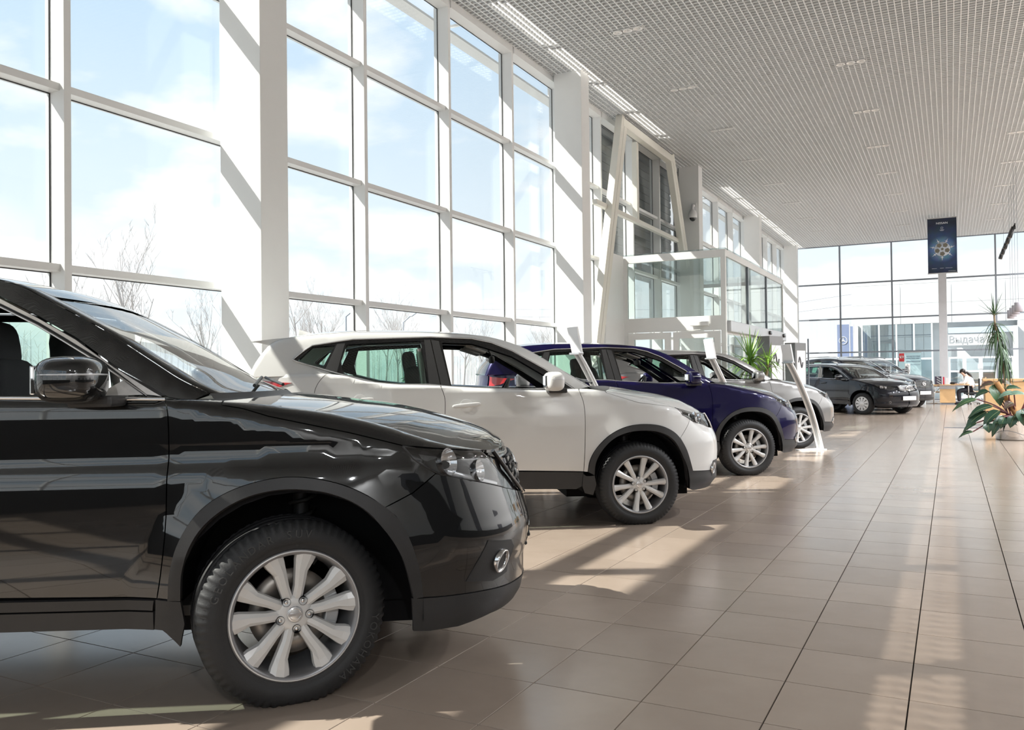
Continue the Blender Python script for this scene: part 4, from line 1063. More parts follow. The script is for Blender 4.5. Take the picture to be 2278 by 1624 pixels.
def make_entrance():
    """glass draught lobby, portal braces in front of it and the clad porch outside"""
    t = thing('portal_frame', 'cream steel portal with two slanting braces standing before the window wall', 'frame')
    m_cream = mat('cream_steel', (.76, .735, .66), .5, var=.02)
    for nm, a, b, lab in (('brace', (-6.22, 15.0, 0), (-6.22, 17.25, 6.76), 'slanting cream steel brace rising from floor beside second white column'),
                          ('brace', (-6.22, 22.05, 4.05), (-6.22, 20.72, 6.76), 'slanting cream steel brace above the glass lobby beside third column')):
        a, b = Vector(a), Vector(b); d = (b-a); L = d.length; d.normalize()
        M = Matrix.Translation((a+b)/2) @ Matrix.Rotation(-math.atan2(d.y, d.z), 4, 'X')
        w = MB().cbox((0, 0, 0), (.02, .02, L/2-.01), .004).xf(M).build('brace', M_GASK, t)
        for s in (-1, 1): MB().cbox((0, s*.092, 0), (.075, .085, L/2), .006).xf(M).build('flange', m_cream, w)
    MB().cbox((-6.22, 18.98, 6.66), (.08, 1.85, .09), .008).build('beam', m_cream, t)
    MB().cbox((-6.38, 18.55, 5.65), (.06, .07, .93), .006).build('post', m_cream, t)
    MB().cbox((-6.30, 18.7, 4.72), (.05, 2.9, .05), .006).build('rail', m_cream, t)
    # lobby
    X0, X1, Y0, Y1, Z = -6.48, -4.2, 17.9, 24.85, 3.87
    t = thing('glass_lobby', 'white framed glass entrance lobby standing inside the window wall', 'lobby')
    fr = M_ALW; gl = glass('lobby_glass', (.90, .955, .945), .9, .06)
    f = MB()
    f.bb(X1-.10, X1, Y0, Y0+.10, 0, Z); f.bb(X1-.06, X1, Y1-.06, Y1, 0, Z); f.bb(X0, X0+.1, Y0, Y0+.08, 0, Z); f.bb(X0, X1, Y1-.06, Y1, Z-.1, Z)
    f.bb(X0+.1, X1-.10, Y0, Y0+.08, Z-.16, Z); f.bb(X0+.1, X1-.1, Y0, Y0+.08, 2.16, 2.47)
    f.bb(X1-.08, X1, Y0+.1, Y1-.06, Z-.14, Z); f.build('frame', fr, t)
    MB().bb(X0, X1, Y0, Y1, Z, Z+.03).build('roof', glass('lobby_roof', (.82, .87, .87), .6, .10), t)
    MB().bb(X0+.1, X1-.10, Y0+.03, Y0+.045, 2.47, Z-.16).build('pane', gl, t)
    for y in (20.2, 22.45): MB().bb(X1-.06, X1, y-.035, y+.035, 2.37, Z-.14).build('mullion', M_DKFR, t)
    for a, b in ((Y0+.1, 20.165), (20.235, 22.415), (22.485, Y1-.06)): MB().bb(X1-.035, X1-.02, a, b, 2.37, Z-.14).build('pane', gl, t)
    g = MB().cbox((X1-.01, (Y0+Y1)/2+.05, 2.24), (.09, (Y1-Y0)/2-.1, .12), .02).build('door_operator', mat('operator_grey', (.60, .60, .61), .35, .5), t)
    for y in (22.3, 24.3): MB().ell((X1+.09, y, 2.26), (.05, .12, .05), .6).build('sensor', M_GLOSSB, g)
    for y in (18.0, 19.7, 21.4, 23.1): 
        d = MB(); d.bb(X1-.05, X1-.01, y, y+.05, 0, 2.12); d.bb(X1-.05, X1-.01, y+1.62, y+1.67, 0, 2.12); d.bb(X1-.05, X1-.01, y+.05, y+1.62, 0, .06); d.bb(X1-.05, X1-.01, y+.05, y+1.62, 2.07, 2.12)
        o = d.build('sliding_door', fr, t); MB().bb(X1-.036, X1-.026, y+.05, y+1.62, .06, 2.07).build('pane', gl, o)
    for xa, xb in ((X0+.12, -5.40), (-5.34, X1-.12)):
        d = MB(); d.bb(xa, xa+.13, Y0-.03, Y0+.03, 0, 2.14); d.bb(xb-.13, xb, Y0-.03, Y0+.03, 0, 2.14); d.bb(xa+.13, xb-.13, Y0-.03, Y0+.03, 2.0, 2.14); d.bb(xa+.13, xb-.13, Y0-.03, Y0+.03, 0, .22)
        o = d.build('swing_door', fr, t); MB().bb(xa+.13, xb-.13, Y0-.006, Y0+.006, .22, 2.0).build('pane', gl, o)
        MB().tube([(xb-.06, Y0-.04, 1.0), (xb-.06, Y0-.08, 1.0), (xb-.18, Y0-.08, 1.0)], .011, 8).build('handle', M_CHR, o)
    c = MB().cbox((-4.75, Y0-.06, 2.30), (.20, .045, .045), .012).cbox((-4.95, Y0-.05, 2.18), (.22, .018, .012), .004).build('door_closer', M_ALW, t)
    for a, b in ((14.75, 16.2), (16.26, 17.86)):
        pass
    p = MB(); p.bb(-6.52, -6.46, 16.75, 17.88, 0, 3.87); struct(p.build('trim_3', M_ALW))
    # porch outside
    po = thing('entrance_porch', 'grey ribbed porch box outside the windows behind the braces', 'porch')
    gp = mat('porch_grey', (.20, .21, .21), .6); rp = mat('porch_rib', (.17, .18, .18), .6)
    MB().bb(-7.95, -7.27, 18.6, 24.2, 3.95, 8.9).build('box', gp, po)
    for k in range(22):
        z = 4.05 + k*.205
        MB().bb(-7.27, -7.25, 18.6, 24.2, z, z+.15).build('rib', rp, po)
    for y in (18.9, 23.9): MB().bb(-7.8, -7.5, y-.15, y+.15, -.22, 3.95).build('post', gp, po)
make_entrance()
# ---------------------------------------------------------------- outside the glass
def make_outside():
    g = MB().bb(-220, 160, -120, 260, -.40, -.22).build('ground', mat('asphalt_pale', (.36, .355, .35), .85, var=.15, scale=.3)); struct(g)
    bark = mat('bare_bark', (.40, .37, .35), .9, var=.2)
    def branch(mb, rnd, p, d, l, r, lev):
        n = 3; pts = [p]; rad = [r]
        for i in range(n):
            d = (d + Vector((rnd.uniform(-.16, .16), rnd.uniform(-.16, .16), rnd.uniform(-.02, .14)))).normalized()
            p = p + d*(l/n); pts.append(p); rad.append(r*(1-.62*(i+1)/n))
        mb.tube(pts, rad, 4 if lev else 6, False)
        if lev >= 4: return
        for i in range([9, 4, 3, 3][lev]):
            t = rnd.uniform(.25 if lev else .30, 1); k = min(int(t*n), n-1); q = pts[k].lerp(pts[k+1], t*n-k)
            a = rnd.uniform(0, 2*PI); s = Vector((math.cos(a), math.sin(a), rnd.uniform(.5, 1.3))).normalized()
            branch(mb, rnd, q, (d*.55 + s*.75).normalized(), l*rnd.uniform(.40, .58), max(r*.42*(1-.4*t), .008), lev+1)
    protos = []
    for s in range(4):
        mb = MB(); rnd = random.Random(40+s); h = 4.2
        branch(mb, rnd, Vector((0, 0, 0)), Vector((0, 0, 1)), h*1.25, .11, 0)
        protos.append(mb.mesh('bare_tree', bark))
    rnd = random.Random(7)
    spots = [(-34, 27.5, 1.0), (-47, 49, 1.0), (-50, 56, 1.1), (-46, 54, .95), (-52, 62, 1.1), (-48, 66, .9), (-55, 78, 1.1), (-50, 84, .95), (-52, 92, 1.0), (-47, 98, .9), (-50, 108, 1.05), (-46, 112, 1.0), (-42, 30, .9), (-50, 72, 1.0), (-49, 122, 1.0), (-45, 42, .85)]
    for i, (x, y, s) in enumerate(spots):
        o = link('bare_tree', protos[i % 4]); o.location = (x, y, -.25); o.rotation_euler = (0, 0, rnd.uniform(0, 6)); o.scale = (s*1.15, s*1.15, s*1.2)
        lab = {0: 'leafless tree showing above the black car roof, in the leftmost wide window', 15: 'leafless tree in the window just right of the first white column', 12: 'leafless tree low behind the black car windscreen, left of the first column', 1: 'leafless tree low behind the black car windscreen beside the lamp post'}.get(i, 'leafless tree beyond the car park, seen through the tall side windows')
        tag(o, lab, 'tree', 'leafless trees beyond the car park')
    mb = MB(); rnd = random.Random(3)
    for k in range(520):
        y = rnd.uniform(10, 230); x = -70 - rnd.uniform(0, 22); h = rnd.uniform(4.5, 7.5)
        mb.tube([(x, y, -.3), (x+rnd.uniform(-.3, .3), y+rnd.uniform(-.3, .3), h)], [.10, .02], 4, False)
        for b in range(7):
            z = h*rnd.uniform(.3, .95); a = rnd.uniform(0, 6.28); l = rnd.uniform(.6, 1.5)
            mb.tube([(x, y, z), (x+l*.7*math.cos(a), y+l*.7*math.sin(a), z+l*.7)], [.03, .008], 3, False)
    o = mb.build('woods', mat('far_wood', (.74, .72, .69), .95)); tag(o, 'pale belt of bare birch woods along the horizon', 'woods', kind='stuff')
    # fir
    t = thing('fir_tree', 'dark green fir seen through the rear window of the white car', 'tree', (-22.5, 33.0, -.25))
    MB().tube([(0, 0, 0), (0, 0, 2.9)], [.06, .01], 8).build('trunk', bark, t)
    mb = MB(); rnd = random.Random(5)
    for k in range(26):
        z = .35 + k*.097; rr = (1 - (z-.3)/2.75)*.85
        for j in range(9):
            a = 2*PI*j/9 + k*.7 + rnd.uniform(-.2, .2); l = rr*rnd.uniform(.8, 1.15)+.05
            e = Vector((math.cos(a), math.sin(a), 0)); q = Vector((-math.sin(a), math.cos(a), 0))
            w = l*.22+.02
            mb.add([Vector((0, 0, z)), e*l*.55+q*w+Vector((0, 0, z-.02)), e*l+Vector((0, 0, z-l*.25)), e*l*.55-q*w+Vector((0, 0, z-.02)), e*l*.5+Vector((0, 0, z+.05))], [(0, 1, 4), (1, 2, 4), (2, 3, 4), (3, 0, 4), (0, 3, 2, 1)])
    mb.build('foliage', mat('fir_green', (.05, .13, .085), .8, var=.3, scale=8), t)['kind'] = 'stuff'
    # lamp posts
    for x, y, h in ((-30, 37.6, 4.9), (-33, 47.5, 5.2)):
        t = thing('street_lamp', 'thin grey street lamp with slanting head outside %s' % ('the pane right of the first column' if y > 40 else 'the pane left of the first column'), 'lamp', (x, y, -.25))
        MB().tube([(0, 0, 0), (0, 0, h), (.25, .5, h+.45)], .05, 8).build('pole', M_DKFR, t)
        MB().cbox((.35, .7, h+.55), (.10, .30, .05), .03, Matrix.Rotation(R(25), 3, 'X')).build('lamp_head', M_GREY, t)
    # neighbouring pavilion across the yard
    b = thing('pavilion', 'white panelled building with glazed front across the yard beyond the far glass wall', 'building')
    wp = mat('white_panel', (.66, .67, .68), .5, var=.015); gb = glass('pavilion_glass', (.86, .92, .95), .8, .30); dk = mat('pavilion_inside', (.78, .82, .85), .7, var=.25, scale=.8)
    Y = 50.
    MB().bb(-4.8, 16, Y+.6, Y+12, -.25, 6.8).build('core', dk, b)
    for r, (z0, z1) in enumerate(((3.78, 4.85), (4.86, 5.92), (5.93, 6.88))):
        for k in range(8):
            x = -4.8 + 2.45*k; MB().bb(x, x+2.43, Y, Y+.12, z0, z1).build('wall_panel', wp, b)
    MB().bb(3.05, 16, Y, Y+.15, -.2, 3.77).build('side_wall', wp, b)
    MB().bb(-4.8, -4.5, Y-.02, Y+.6, -.2, 3.77).build('corner_post', wp, b)
    for k in range(5):
        x = -4.3 + .86*k; MB().bb(x-.04, x+.04, Y, Y+.1, -.2, 3.77).build('mullion', wp, b)
        if k < 4:
            MB().bb(x+.04, x+.82, Y+.04, Y+.05, -.2, 1.85).build('pane', gb, b); MB().bb(x+.04, x+.82, Y+.04, Y+.05, 1.95, 3.77).build('pane', gb, b)
            MB().bb(x+.04, x+.82, Y, Y+.08, 1.85, 1.95).build('transom', wp, b)
    s = MB().bb(-.1, 2.1, Y-.25, Y-.15, 2.55, 3.12).build('sign_board', wp, b)
    tx = MB(); add_text(tx, '\u0412\u044b\u0434\u0430\u0447\u0430 \u0430', .52, frame_mat((.92, Y-.26, 2.84), (1, 0, 0), (0, 0, 1)), 1.95, .005); tx.build('sign_letters', mat('sign_grey', (.42, .43, .45), .5), s)
    MB().bb(2.85, 3.05, Y-.3, Y+.3, -.2, 3.5).build('portal_post', wp, b); MB().bb(-.1, 2.85, Y-.1, Y+.3, 3.2, 3.5).build('lintel', mat('lintel_blue', (.50, .58, .68), .5), b)
    for k in range(4):
        x = -.1 + .74*k
        d = MB(); d.bb(x, x+.09, Y-.02, Y+.06, -.2, 1.95); d.bb(x+.65, x+.74, Y-.02, Y+.06, -.2, 1.95)
        for z in (-.2, .45, 1.15, 1.86): d.bb(x+.09, x+.65, Y-.02, Y+.06, z, z+.10)
        o = d.build('door', wp, b)
        MB().bb(x+.09, x+.65, Y+.02, Y+.03, -.1, 1.86).build('pane', gb, o)
    MB().bb(1.25, 1.48, Y-.04, Y-.03, 1.32, 1.56).build('notice', M_WHT, b)
    # flags
    fb = mat('flag_blue', (.22, .27, .42), .7)
    for i, (x, y, w) in enumerate(((-5.02, 45., .56), (-4.63, 47., .16))):
        t = thing('feather_flag', ('wide blue flag banner with a ringed three-pointed star outside the far windows', 'narrow blue flag seen edge-on beside the wide blue flag')[i], 'flag', (x, y, -.25))
        MB().bb(0, w, -.01, .01, .35, 3.85).build('cloth', fb, t); MB().tube([(w+.03, 0, 0), (w+.03, 0, 4.0)], .02, 8).build('pole', M_ALW, t)
        if i == 0:
            e = MB(); c = (.28, -.02, 3.05)
            e.tube([(c[0]+.185*math.cos(2*PI*k/28), c[1], c[2]+.185*math.sin(2*PI*k/28)) for k in range(29)], .012, 6)
            for a in (90, 210, 330):
                u = Vector((math.cos(R(a)), 0, math.sin(R(a)))); q = Vector((-u.z, 0, u.x)); c_ = Vector(c)
                e.add([c_+u*.18, c_+q*.032, c_-q*.032, c_+Vector((0, -.012, 0))], [(0, 1, 3), (0, 3, 2)])
            e.build('star_ring', M_WHT, t)
    for a, z in ((0, 5.0), (1, 5.6)):
        o = MB().tube([(-40, 62, z+1.5), (-12, 58, z-.1), (-4.9, 52, z+.1)], .012, 4).build('cable', M_DKFR)
        tag(o, ('lower', 'upper')[a] + ' thin overhead cable running to the white building outside', 'cable')
make_outside()
# ---------------------------------------------------------------- the row of cars
def paint(name, col, metal=.0, rough=.28, coat=1., var=.02):
    return mat(name, col, rough, metal, .08, coat, var, 3.)
P_BLACK = paint('paint_black', (.0035, .004, .0045), .0, .35, 1.)
P_BLACK.node_tree.nodes['Principled BSDF'].inputs['Coat IOR'].default_value = 1.85
P_WHITE = paint('paint_white', (.71, .70, .68), 0., .35)
P_BLUE = paint('paint_blue', (.0045, .003, .040), .2, .3)
P_SILVER = paint('paint_silver', (.27, .265, .26), .6, .34)
P_NIGHT = paint('paint_night', (.006, .007, .011), .2, .3)
TH = R(34)
def org(cx, cy, ycon, th=TH):
    """front axle centre from the tyre's contact point"""
    return (cx - (-math.sin(th))*ycon, cy - math.cos(th)*ycon, 0)
SX = CarSurf(XT); SQ = CarSurf(QQ)
K_X['wheel'] = wheel(.358, .245, .225, STY_X, .338, [('GEOLANDAR SUV', 162, .042), ('YOKOHAMA', -8, .042)])
K_Q['wheel'] = wheel(.345, .235, .215, STY_Q, .330)
black = build_car(SX, K_X, P_BLACK, 'crossover', 'glossy black crossover nearest the camera, cut by the photo edge')
black.location = (-2.7084, 3.2082, 0); black.rotation_euler = (0, 0, TH)
white = build_car(SQ, K_Q, P_WHITE, 'crossover', 'pearl white crossover parked between the black one and the blue one')
white.location = (-2.8009, 7.3746, 0); white.rotation_euler = (0, 0, TH)
def paint_copy(src, new, label, loc, rz):
    return dup(src, loc, rz, label, {'paint_white': new})
blue = paint_copy(white, P_BLUE, 'dark blue crossover parked between the white one and the silver one', (-2.687, 11.075, 0), TH)
silver = paint_copy(white, P_SILVER, 'silver grey crossover behind the blue one, with price stand at its wheel', (-2.728, 15.117, 0), TH)
def make_far_cars():
    D = dict(QQ); zk = .915; f = lambda L_: [(a, b*zk) for a, b in L_]
    for k in ('ztop', 'cant'): D[k] = f(D[k])
    for k in ('iside', 'ifront', 'irear'): D[k] = [(a*zk, b) for a, b in D[k]]
    D['tumble'] = (1.12*zk, .30, .22); D['flare'] = [(.03, .32, .40, .56, .018, 1.4), (-2.45, .32, .40, .56, .018, 1.4)]
    S = CarSurf(D); K = dict(K_Q)
    for k in ('panels',): K[k] = [(n, (lambda g: lambda vt, cr: [(a, b*zk) if True else 0 for a, b in g(lambda *q: [(x, z/zk) for x, z in vt(*q)], cr)])(g)) for n, g in K_Q[k]]
    for k in ('hood', 'bumper', 'clad', 'rbumper', 'tailgate'): K[k] = (lambda g: lambda vt, cr: [(a, b*zk) for a, b in g(lambda *q: [(x, z/zk) for x, z in vt(*q)], cr)])(K_Q[k])
    for k in ('ao', 'ai', 'belt', 'dlo_top', 'rail_rear', 'rail_in', 'w_front', 'w_rear', 'w_quarter', 'lamp', 'tail'): K[k] = f(K_Q[k])
    K['trims'] = [(n, f(p), l) for n, p, l in K_Q['trims']]; K['gpanels'] = [(n, f(p), m, l) for n, p, m, l in K_Q['gpanels']]; K['gribs'] = [(n, f(p), M_CHR, r, l) for n, p, m, r, l in K_Q['gribs']]
    K['lamp'] = f([(.39, .985), (.52, .875), (.85, .76), (1.0, .78), (1.06, .84), (.74, .92)])
    K['fpanels'] = [(n, f(p), m, l) for n, p, m, l in K_Q['fpanels'] if n != 'fog_recess']; K['bowls'] = [(a, b*zk, r) for a, b, r in K_Q['bowls']]; K['leds'] = []; K['fog'] = (.86, .36, .03); K['handles'] = [(a, b*zk) for a, b in K_Q['handles']]
    c, h, e = K_Q['mirror']; K['mirror'] = ((c[0], c[1], c[2]*zk), h, e); K['fin'] = None; K['spoiler'] = None; K['cladm'] = None; K['wz'] = .312; K['belt_z'] = 1.03; K['hr_z'] = 1.26; K['rvm_z'] = 1.30; K['steer'] = 10; K['step'] = .09
    K['wheel'] = hubcap_wheel(.318, .205, .19, .312)
    def ex(S, root, paint):
        for i, z in enumerate((.70, .735, .77, .80)):
            q = rib(S, S.F, [(1.16, z), (1.3, z), (S.s1-.01, z)], .008, .012); q.add([(x, -y, w) for x, y, w in q.v], [g[::-1] for g in q.f], True); q.build('grille_bar', M_CHR, root)
        m = MB().lathe([(.045, -.004), (.054, -.012), (.061, -.004)], 24, 'y').xf(orient((.875, 0, .745), (1, 0, .2))); m.cbox((.885, 0, .745), (.005, .075, .014), .003); m.build('emblem', M_CHR, root)
        p = MB().cbox((.925, 0, .47), (.008, .26, .056), .004).build('name_plate', M_WHT, root); a = MB(); add_text(a, 'ALMERA', .085, frame_mat((.934, 0, .47), (0, 1, 0), (0, 0, 1)), .36, .001); a.build('plate_letters', M_DKFR, p)
    K['extra'] = ex
    al = build_car(S, K, P_NIGHT, 'sedan', 'black sedan with silver hubcaps and ALMERA plate, nearest of far cars'); th = R(-37)
    al.location = (-2.26+.785*-math.sin(th)*1.0 + .0, 26.33+.785*math.cos(th), 0); al.rotation_euler = (0, 0, th)
    for x, y, lab in ((-2.0, 29.6, 'black crossover with roof rails directly behind the black sedan'), (-1.55, 32.2, 'dark crossover farthest back, its grille and plate showing past the sedan')):
        o = dup(black, (x, y, 0), th, lab, {'paint_black': P_NIGHT})
        for w in kids(o):
            if w.name.startswith('wheel.') or w.name == 'wheel': w.rotation_euler = (0, 0, 0 if w.location.y < 0 else PI)
        p = MB().cbox((.985, 0, .50), (.008, .26, .056), .004).build('name_plate', M_WHT, o); a = MB(); add_text(a, 'X-TRAIL', .085, frame_mat((.994, 0, .50), (0, 1, 0), (0, 0, 1)), .36, .001); a.build('plate_letters', M_DKFR, p)
        for s in (-1, 1): MB().tube([(-1.15, s*.60, 1.69), (-1.27, s*.60, 1.745), (-2.5, s*.60, 1.745), (-2.65, s*.60, 1.70)], .018, 8).build('roof_rail', M_SILV, o)
make_far_cars()
# ---------------------------------------------------------------- things in the hall
def make_spots():
    t = thing('ceiling_spot', 'triple spotlight module recessed in the open-cell ceiling', 'ceiling light', (0, 0, 6.80))
    fr = mat('spot_frame', (.72, .72, .72), .4, .4); wl = mat('spot_white', (.86, .86, .85), .35)
    f = MB(); f.bb(-.27, .27, -.10, -.088, -.012, .05); f.bb(-.27, .27, .088, .10, -.012, .05); f.bb(-.27, -.258, -.088, .088, -.012, .05); f.bb(.258, .27, -.088, .088, -.012, .05); f.build('frame', fr, t)
    MB().bb(-.258, .258, -.088, .088, .03, .05).build('back_plate', M_DRK, t)
    for x in (-.172, 0, .172):
        l = MB().lathe([(.080, -.004), (.080, -.010), (.066, -.012), (.052, .012), (.03, .02), (.0001, .022)], 20, 'z', (x, 0, 0)); l.build('spot_lamp', wl, t)
    tree = {}
    for ob in bpy.data.objects:
        if ob.parent: tree.setdefault(ob.parent, []).append(ob)
    pos = [(-4.55, 12.94 + 3.17*k) for k in range(8)] + [(-1.51, 16.25 + 3.19*k) for k in range(8)] + [(1.53, 22.93 + 3.2*k) for k in range(6)]
    nm = {-4.55: 'row near the window columns', -1.51: 'middle row', 1.53: 'right-hand row'}
    od = ['nearest', 'second', 'third', 'fourth', 'fifth', 'sixth', 'seventh', 'farthest']
    cnt = {}
    for i, (x, y) in enumerate(pos):
        o = t if i == 0 else dup(t, tree=tree); o.location = (x, y, 6.80)
        k = cnt.get(x, 0); cnt[x] = k+1
        o['label'] = '%s triple spotlight module of the %s' % (od[k] if not (x > 0 and k == 5) else 'farthest', nm[x]); o['group'] = 'triple spotlights in the ceiling'
make_spots()
def make_fill_light():
    """fill spots added above the right-hand half, out of view, to brighten the hall"""
    d = bpy.data.lights.new('fill_spot', 'SPOT'); d.energy = FILL_W; d.spot_size = R(150); d.spot_blend = .6; d.shadow_soft_size = .09; d.color = (.95, .97, 1.0)
    for x in (4.57, 7.61):
        for k in range(15):
            y = -6.2 + 3.18*k
            if -4 < y < 9: continue
            o = bpy.data.objects.new('fill_spot', d); COL.objects.link(o); o.location = (x, y + (.05 if x < -4 else .15), 6.74)
make_fill_light()
def make_stands():
    m = mat('stand_white', (.86, .86, .86), .4)
    labs = ['white curved price stand rising behind the white car bonnet', 'white curved price stand between the blue car and the silver car', 'white curved price stand standing free before the silver car wheel']
    for (fx, fy, sc), lab in zip(((-3.30, 9.16, 1.06), (-2.88, 13.42, 1.055), (-1.87, 14.25, 1.0)), labs):
        t = thing('price_stand', lab, 'stand', (fx, fy, 0), R(53), 'price stands by the cars')
        pts = catmull([(0, .02), (-.06, .22), (-.20, .62), (-.40, 1.02), (-.57, 1.30), (-.64, 1.40)], 5)
        for q, nm in ((-.050, 'post'), (.050, 'post')):
            MB().tube([(x, q, z*sc) for x, z in pts], .019, 8).build(nm, m, t)
        b = MB()
        for i in range(len(pts)-1):
            (x0, z0), (x1, z1) = pts[i], pts[i+1]; b.add([(x0, -.05, z0*sc), (x0, .05, z0*sc), (x1, .05, z1*sc), (x1, -.05, z1*sc)], [(0, 1, 2, 3)])
        b.build('infill', M_GREY, t)
        MB().cbox((-.20, 0, .008), (.24, .10, .008), .003).build('base_plate', m, t)
        p = MB().cbox((-.66, 0, 1.53*sc), (.012, .105, .15), .004, Matrix.Rotation(R(-12), 3, 'Y')).build('sign_panel', m, t)
        MB().cbox((-.645, 0, 1.39*sc), (.03, .11, .012), .004).build('tray', M_SILV, t)
make_stands()
def make_totems():
    gm = mat('totem_grey', (.20, .198, .198), .35, .4); wp = M_WHT
    for (x, y, h, rz, lab) in ((-3.79, 20.5, 2.11, -16, 'tall grey display cabinet with white sheet beside the lobby door plant'), (-3.84, 24.5, 2.07, -16, 'grey display cabinet behind the first one, beside the dark car')):
        t = thing('display_cabinet', lab, 'cabinet', (x, y, 0), R(rz), 'grey display cabinets')
        MB().cbox((-.155, .35, h/2+.03), (.155, .35, h/2-.03), .01).build('body', gm, t)
        MB().bb(-.30, -.01, .01, .69, 0, .06).build('plinth', M_DKFR, t)
        MB().cbox((.004, .36, h-.80), (.004, .27, .58), .003).build('white_sheet', wp, t)
        a = MB(); pts = [(.012, .18+.006*k, h-.55+.14*math.sin(k*PI/22)) for k in range(45)]
        a.tube(pts, .022, 6).build('dark_curve', mat('print_dark', (.09, .09, .10), .5), t)
    t = thing('banner_pole', 'thin black upright pole right of the far display cabinet', 'pole', (-3.62, 25.4, 0))
    MB().tube([(0, 0, .02), (0, 0, 2.2)], .022, 8).build('pole', M_DKFR, t); MB().cbox((0, 0, .01), (.14, .14, .01), .004).build('foot', M_DKFR, t)
make_totems()
def make_dome():
    t = thing('dome_camera', 'white security camera dome on bracket on the third column', 'camera', (-6.03, 22.21, 5.36))
    w = mat('camera_white', (.72, .72, .72), .4)
    MB().tube([(0, .06, .36), (0, -.05, .36), (0, -.08, .30), (0, -.08, .20)], .035, 10).build('bracket', w, t)
    MB().lathe([(.04, .24), (.09, .20), (.115, .12), (.115, .04), (.10, .02)], 24, 'z', (0, -.08, 0)).build('housing', w, t)
    MB().ell((0, -.08, .03), (.088, .088, .10)).build('dome', M_GLOSSB, t)
    MB().cbox((0, .055, .34), (.07, .015, .10), .006).build('wall_plate', w, t)
make_dome()
def blade(mb, base, d, L, w, droop, n=6):
    """narrow pointed leaf bending under its own weight"""
    p = Vector(base); d = Vector(d).normalized(); v = []
    for i in range(n+1):
        t = i/n; s = d.cross(Vector((0, 0, 1)))
        s = s.normalized() if s.length > 1e-3 else Vector((1, 0, 0))
        ww = w*(1-t)**.6*(.55+.45*min(1, t*5)); u = s.cross(d).normalized()
        v += [p - s*ww, p - u*ww*.35, p + s*ww]
        d = (d + Vector((0, 0, -droop/n))).normalized(); p = p + d*(L/n)
    f = []
    for i in range(n):
        a = i*3; f += [(a, a+1, a+4, a+3), (a+1, a+2, a+5, a+4)]
    mb.add(v, f, True)
def make_dracaena():
    rnd = random.Random(11)
    lf = mat('dracaena_leaf', (.20, .36, .045), .42, var=.35, scale=4); ld = mat('dracaena_leaf_dark', (.10, .22, .045), .42, var=.35, scale=4); tr = mat('cane', (.30, .22, .14), .8)
    t = thing('potted_dracaena', 'bushy bright green dracaena in pot before the glass lobby door', 'plant', (-3.60, 17.45, 0))
    MB().lathe([(.0001, .01), (.15, .01), (.20, .34), (.20, .36), (.175, .35), (.17, .31), (.0001, .31)], 28).build('pot', mat('pot_grey', (.40, .39, .38), .5), t)
    for (x, y, h, n, L) in ((-.02, 0, 1.47, 100, .70), (.34, .02, 1.43, 34, .44)):
        MB().tube([(x*.3, y, .3), (x*.7, y, h*.6), (x, y, h)], .028, 8).build('cane', tr, t)
        for k in range(n):
            a = rnd.uniform(0, 2*PI); e = rnd.uniform(-.35, 1.35); mb = MB()
            blade(mb, (x, y, h + rnd.uniform(-.16, .06)), (math.cos(a)*math.cos(e), math.sin(a)*math.cos(e), math.sin(e)), L*rnd.uniform(.75, 1.1), .021, rnd.uniform(.7, 1.7) if e < 1.0 else .3)
            mb.build('leaf', lf if rnd.random() < .6 else ld, t)
make_dracaena()
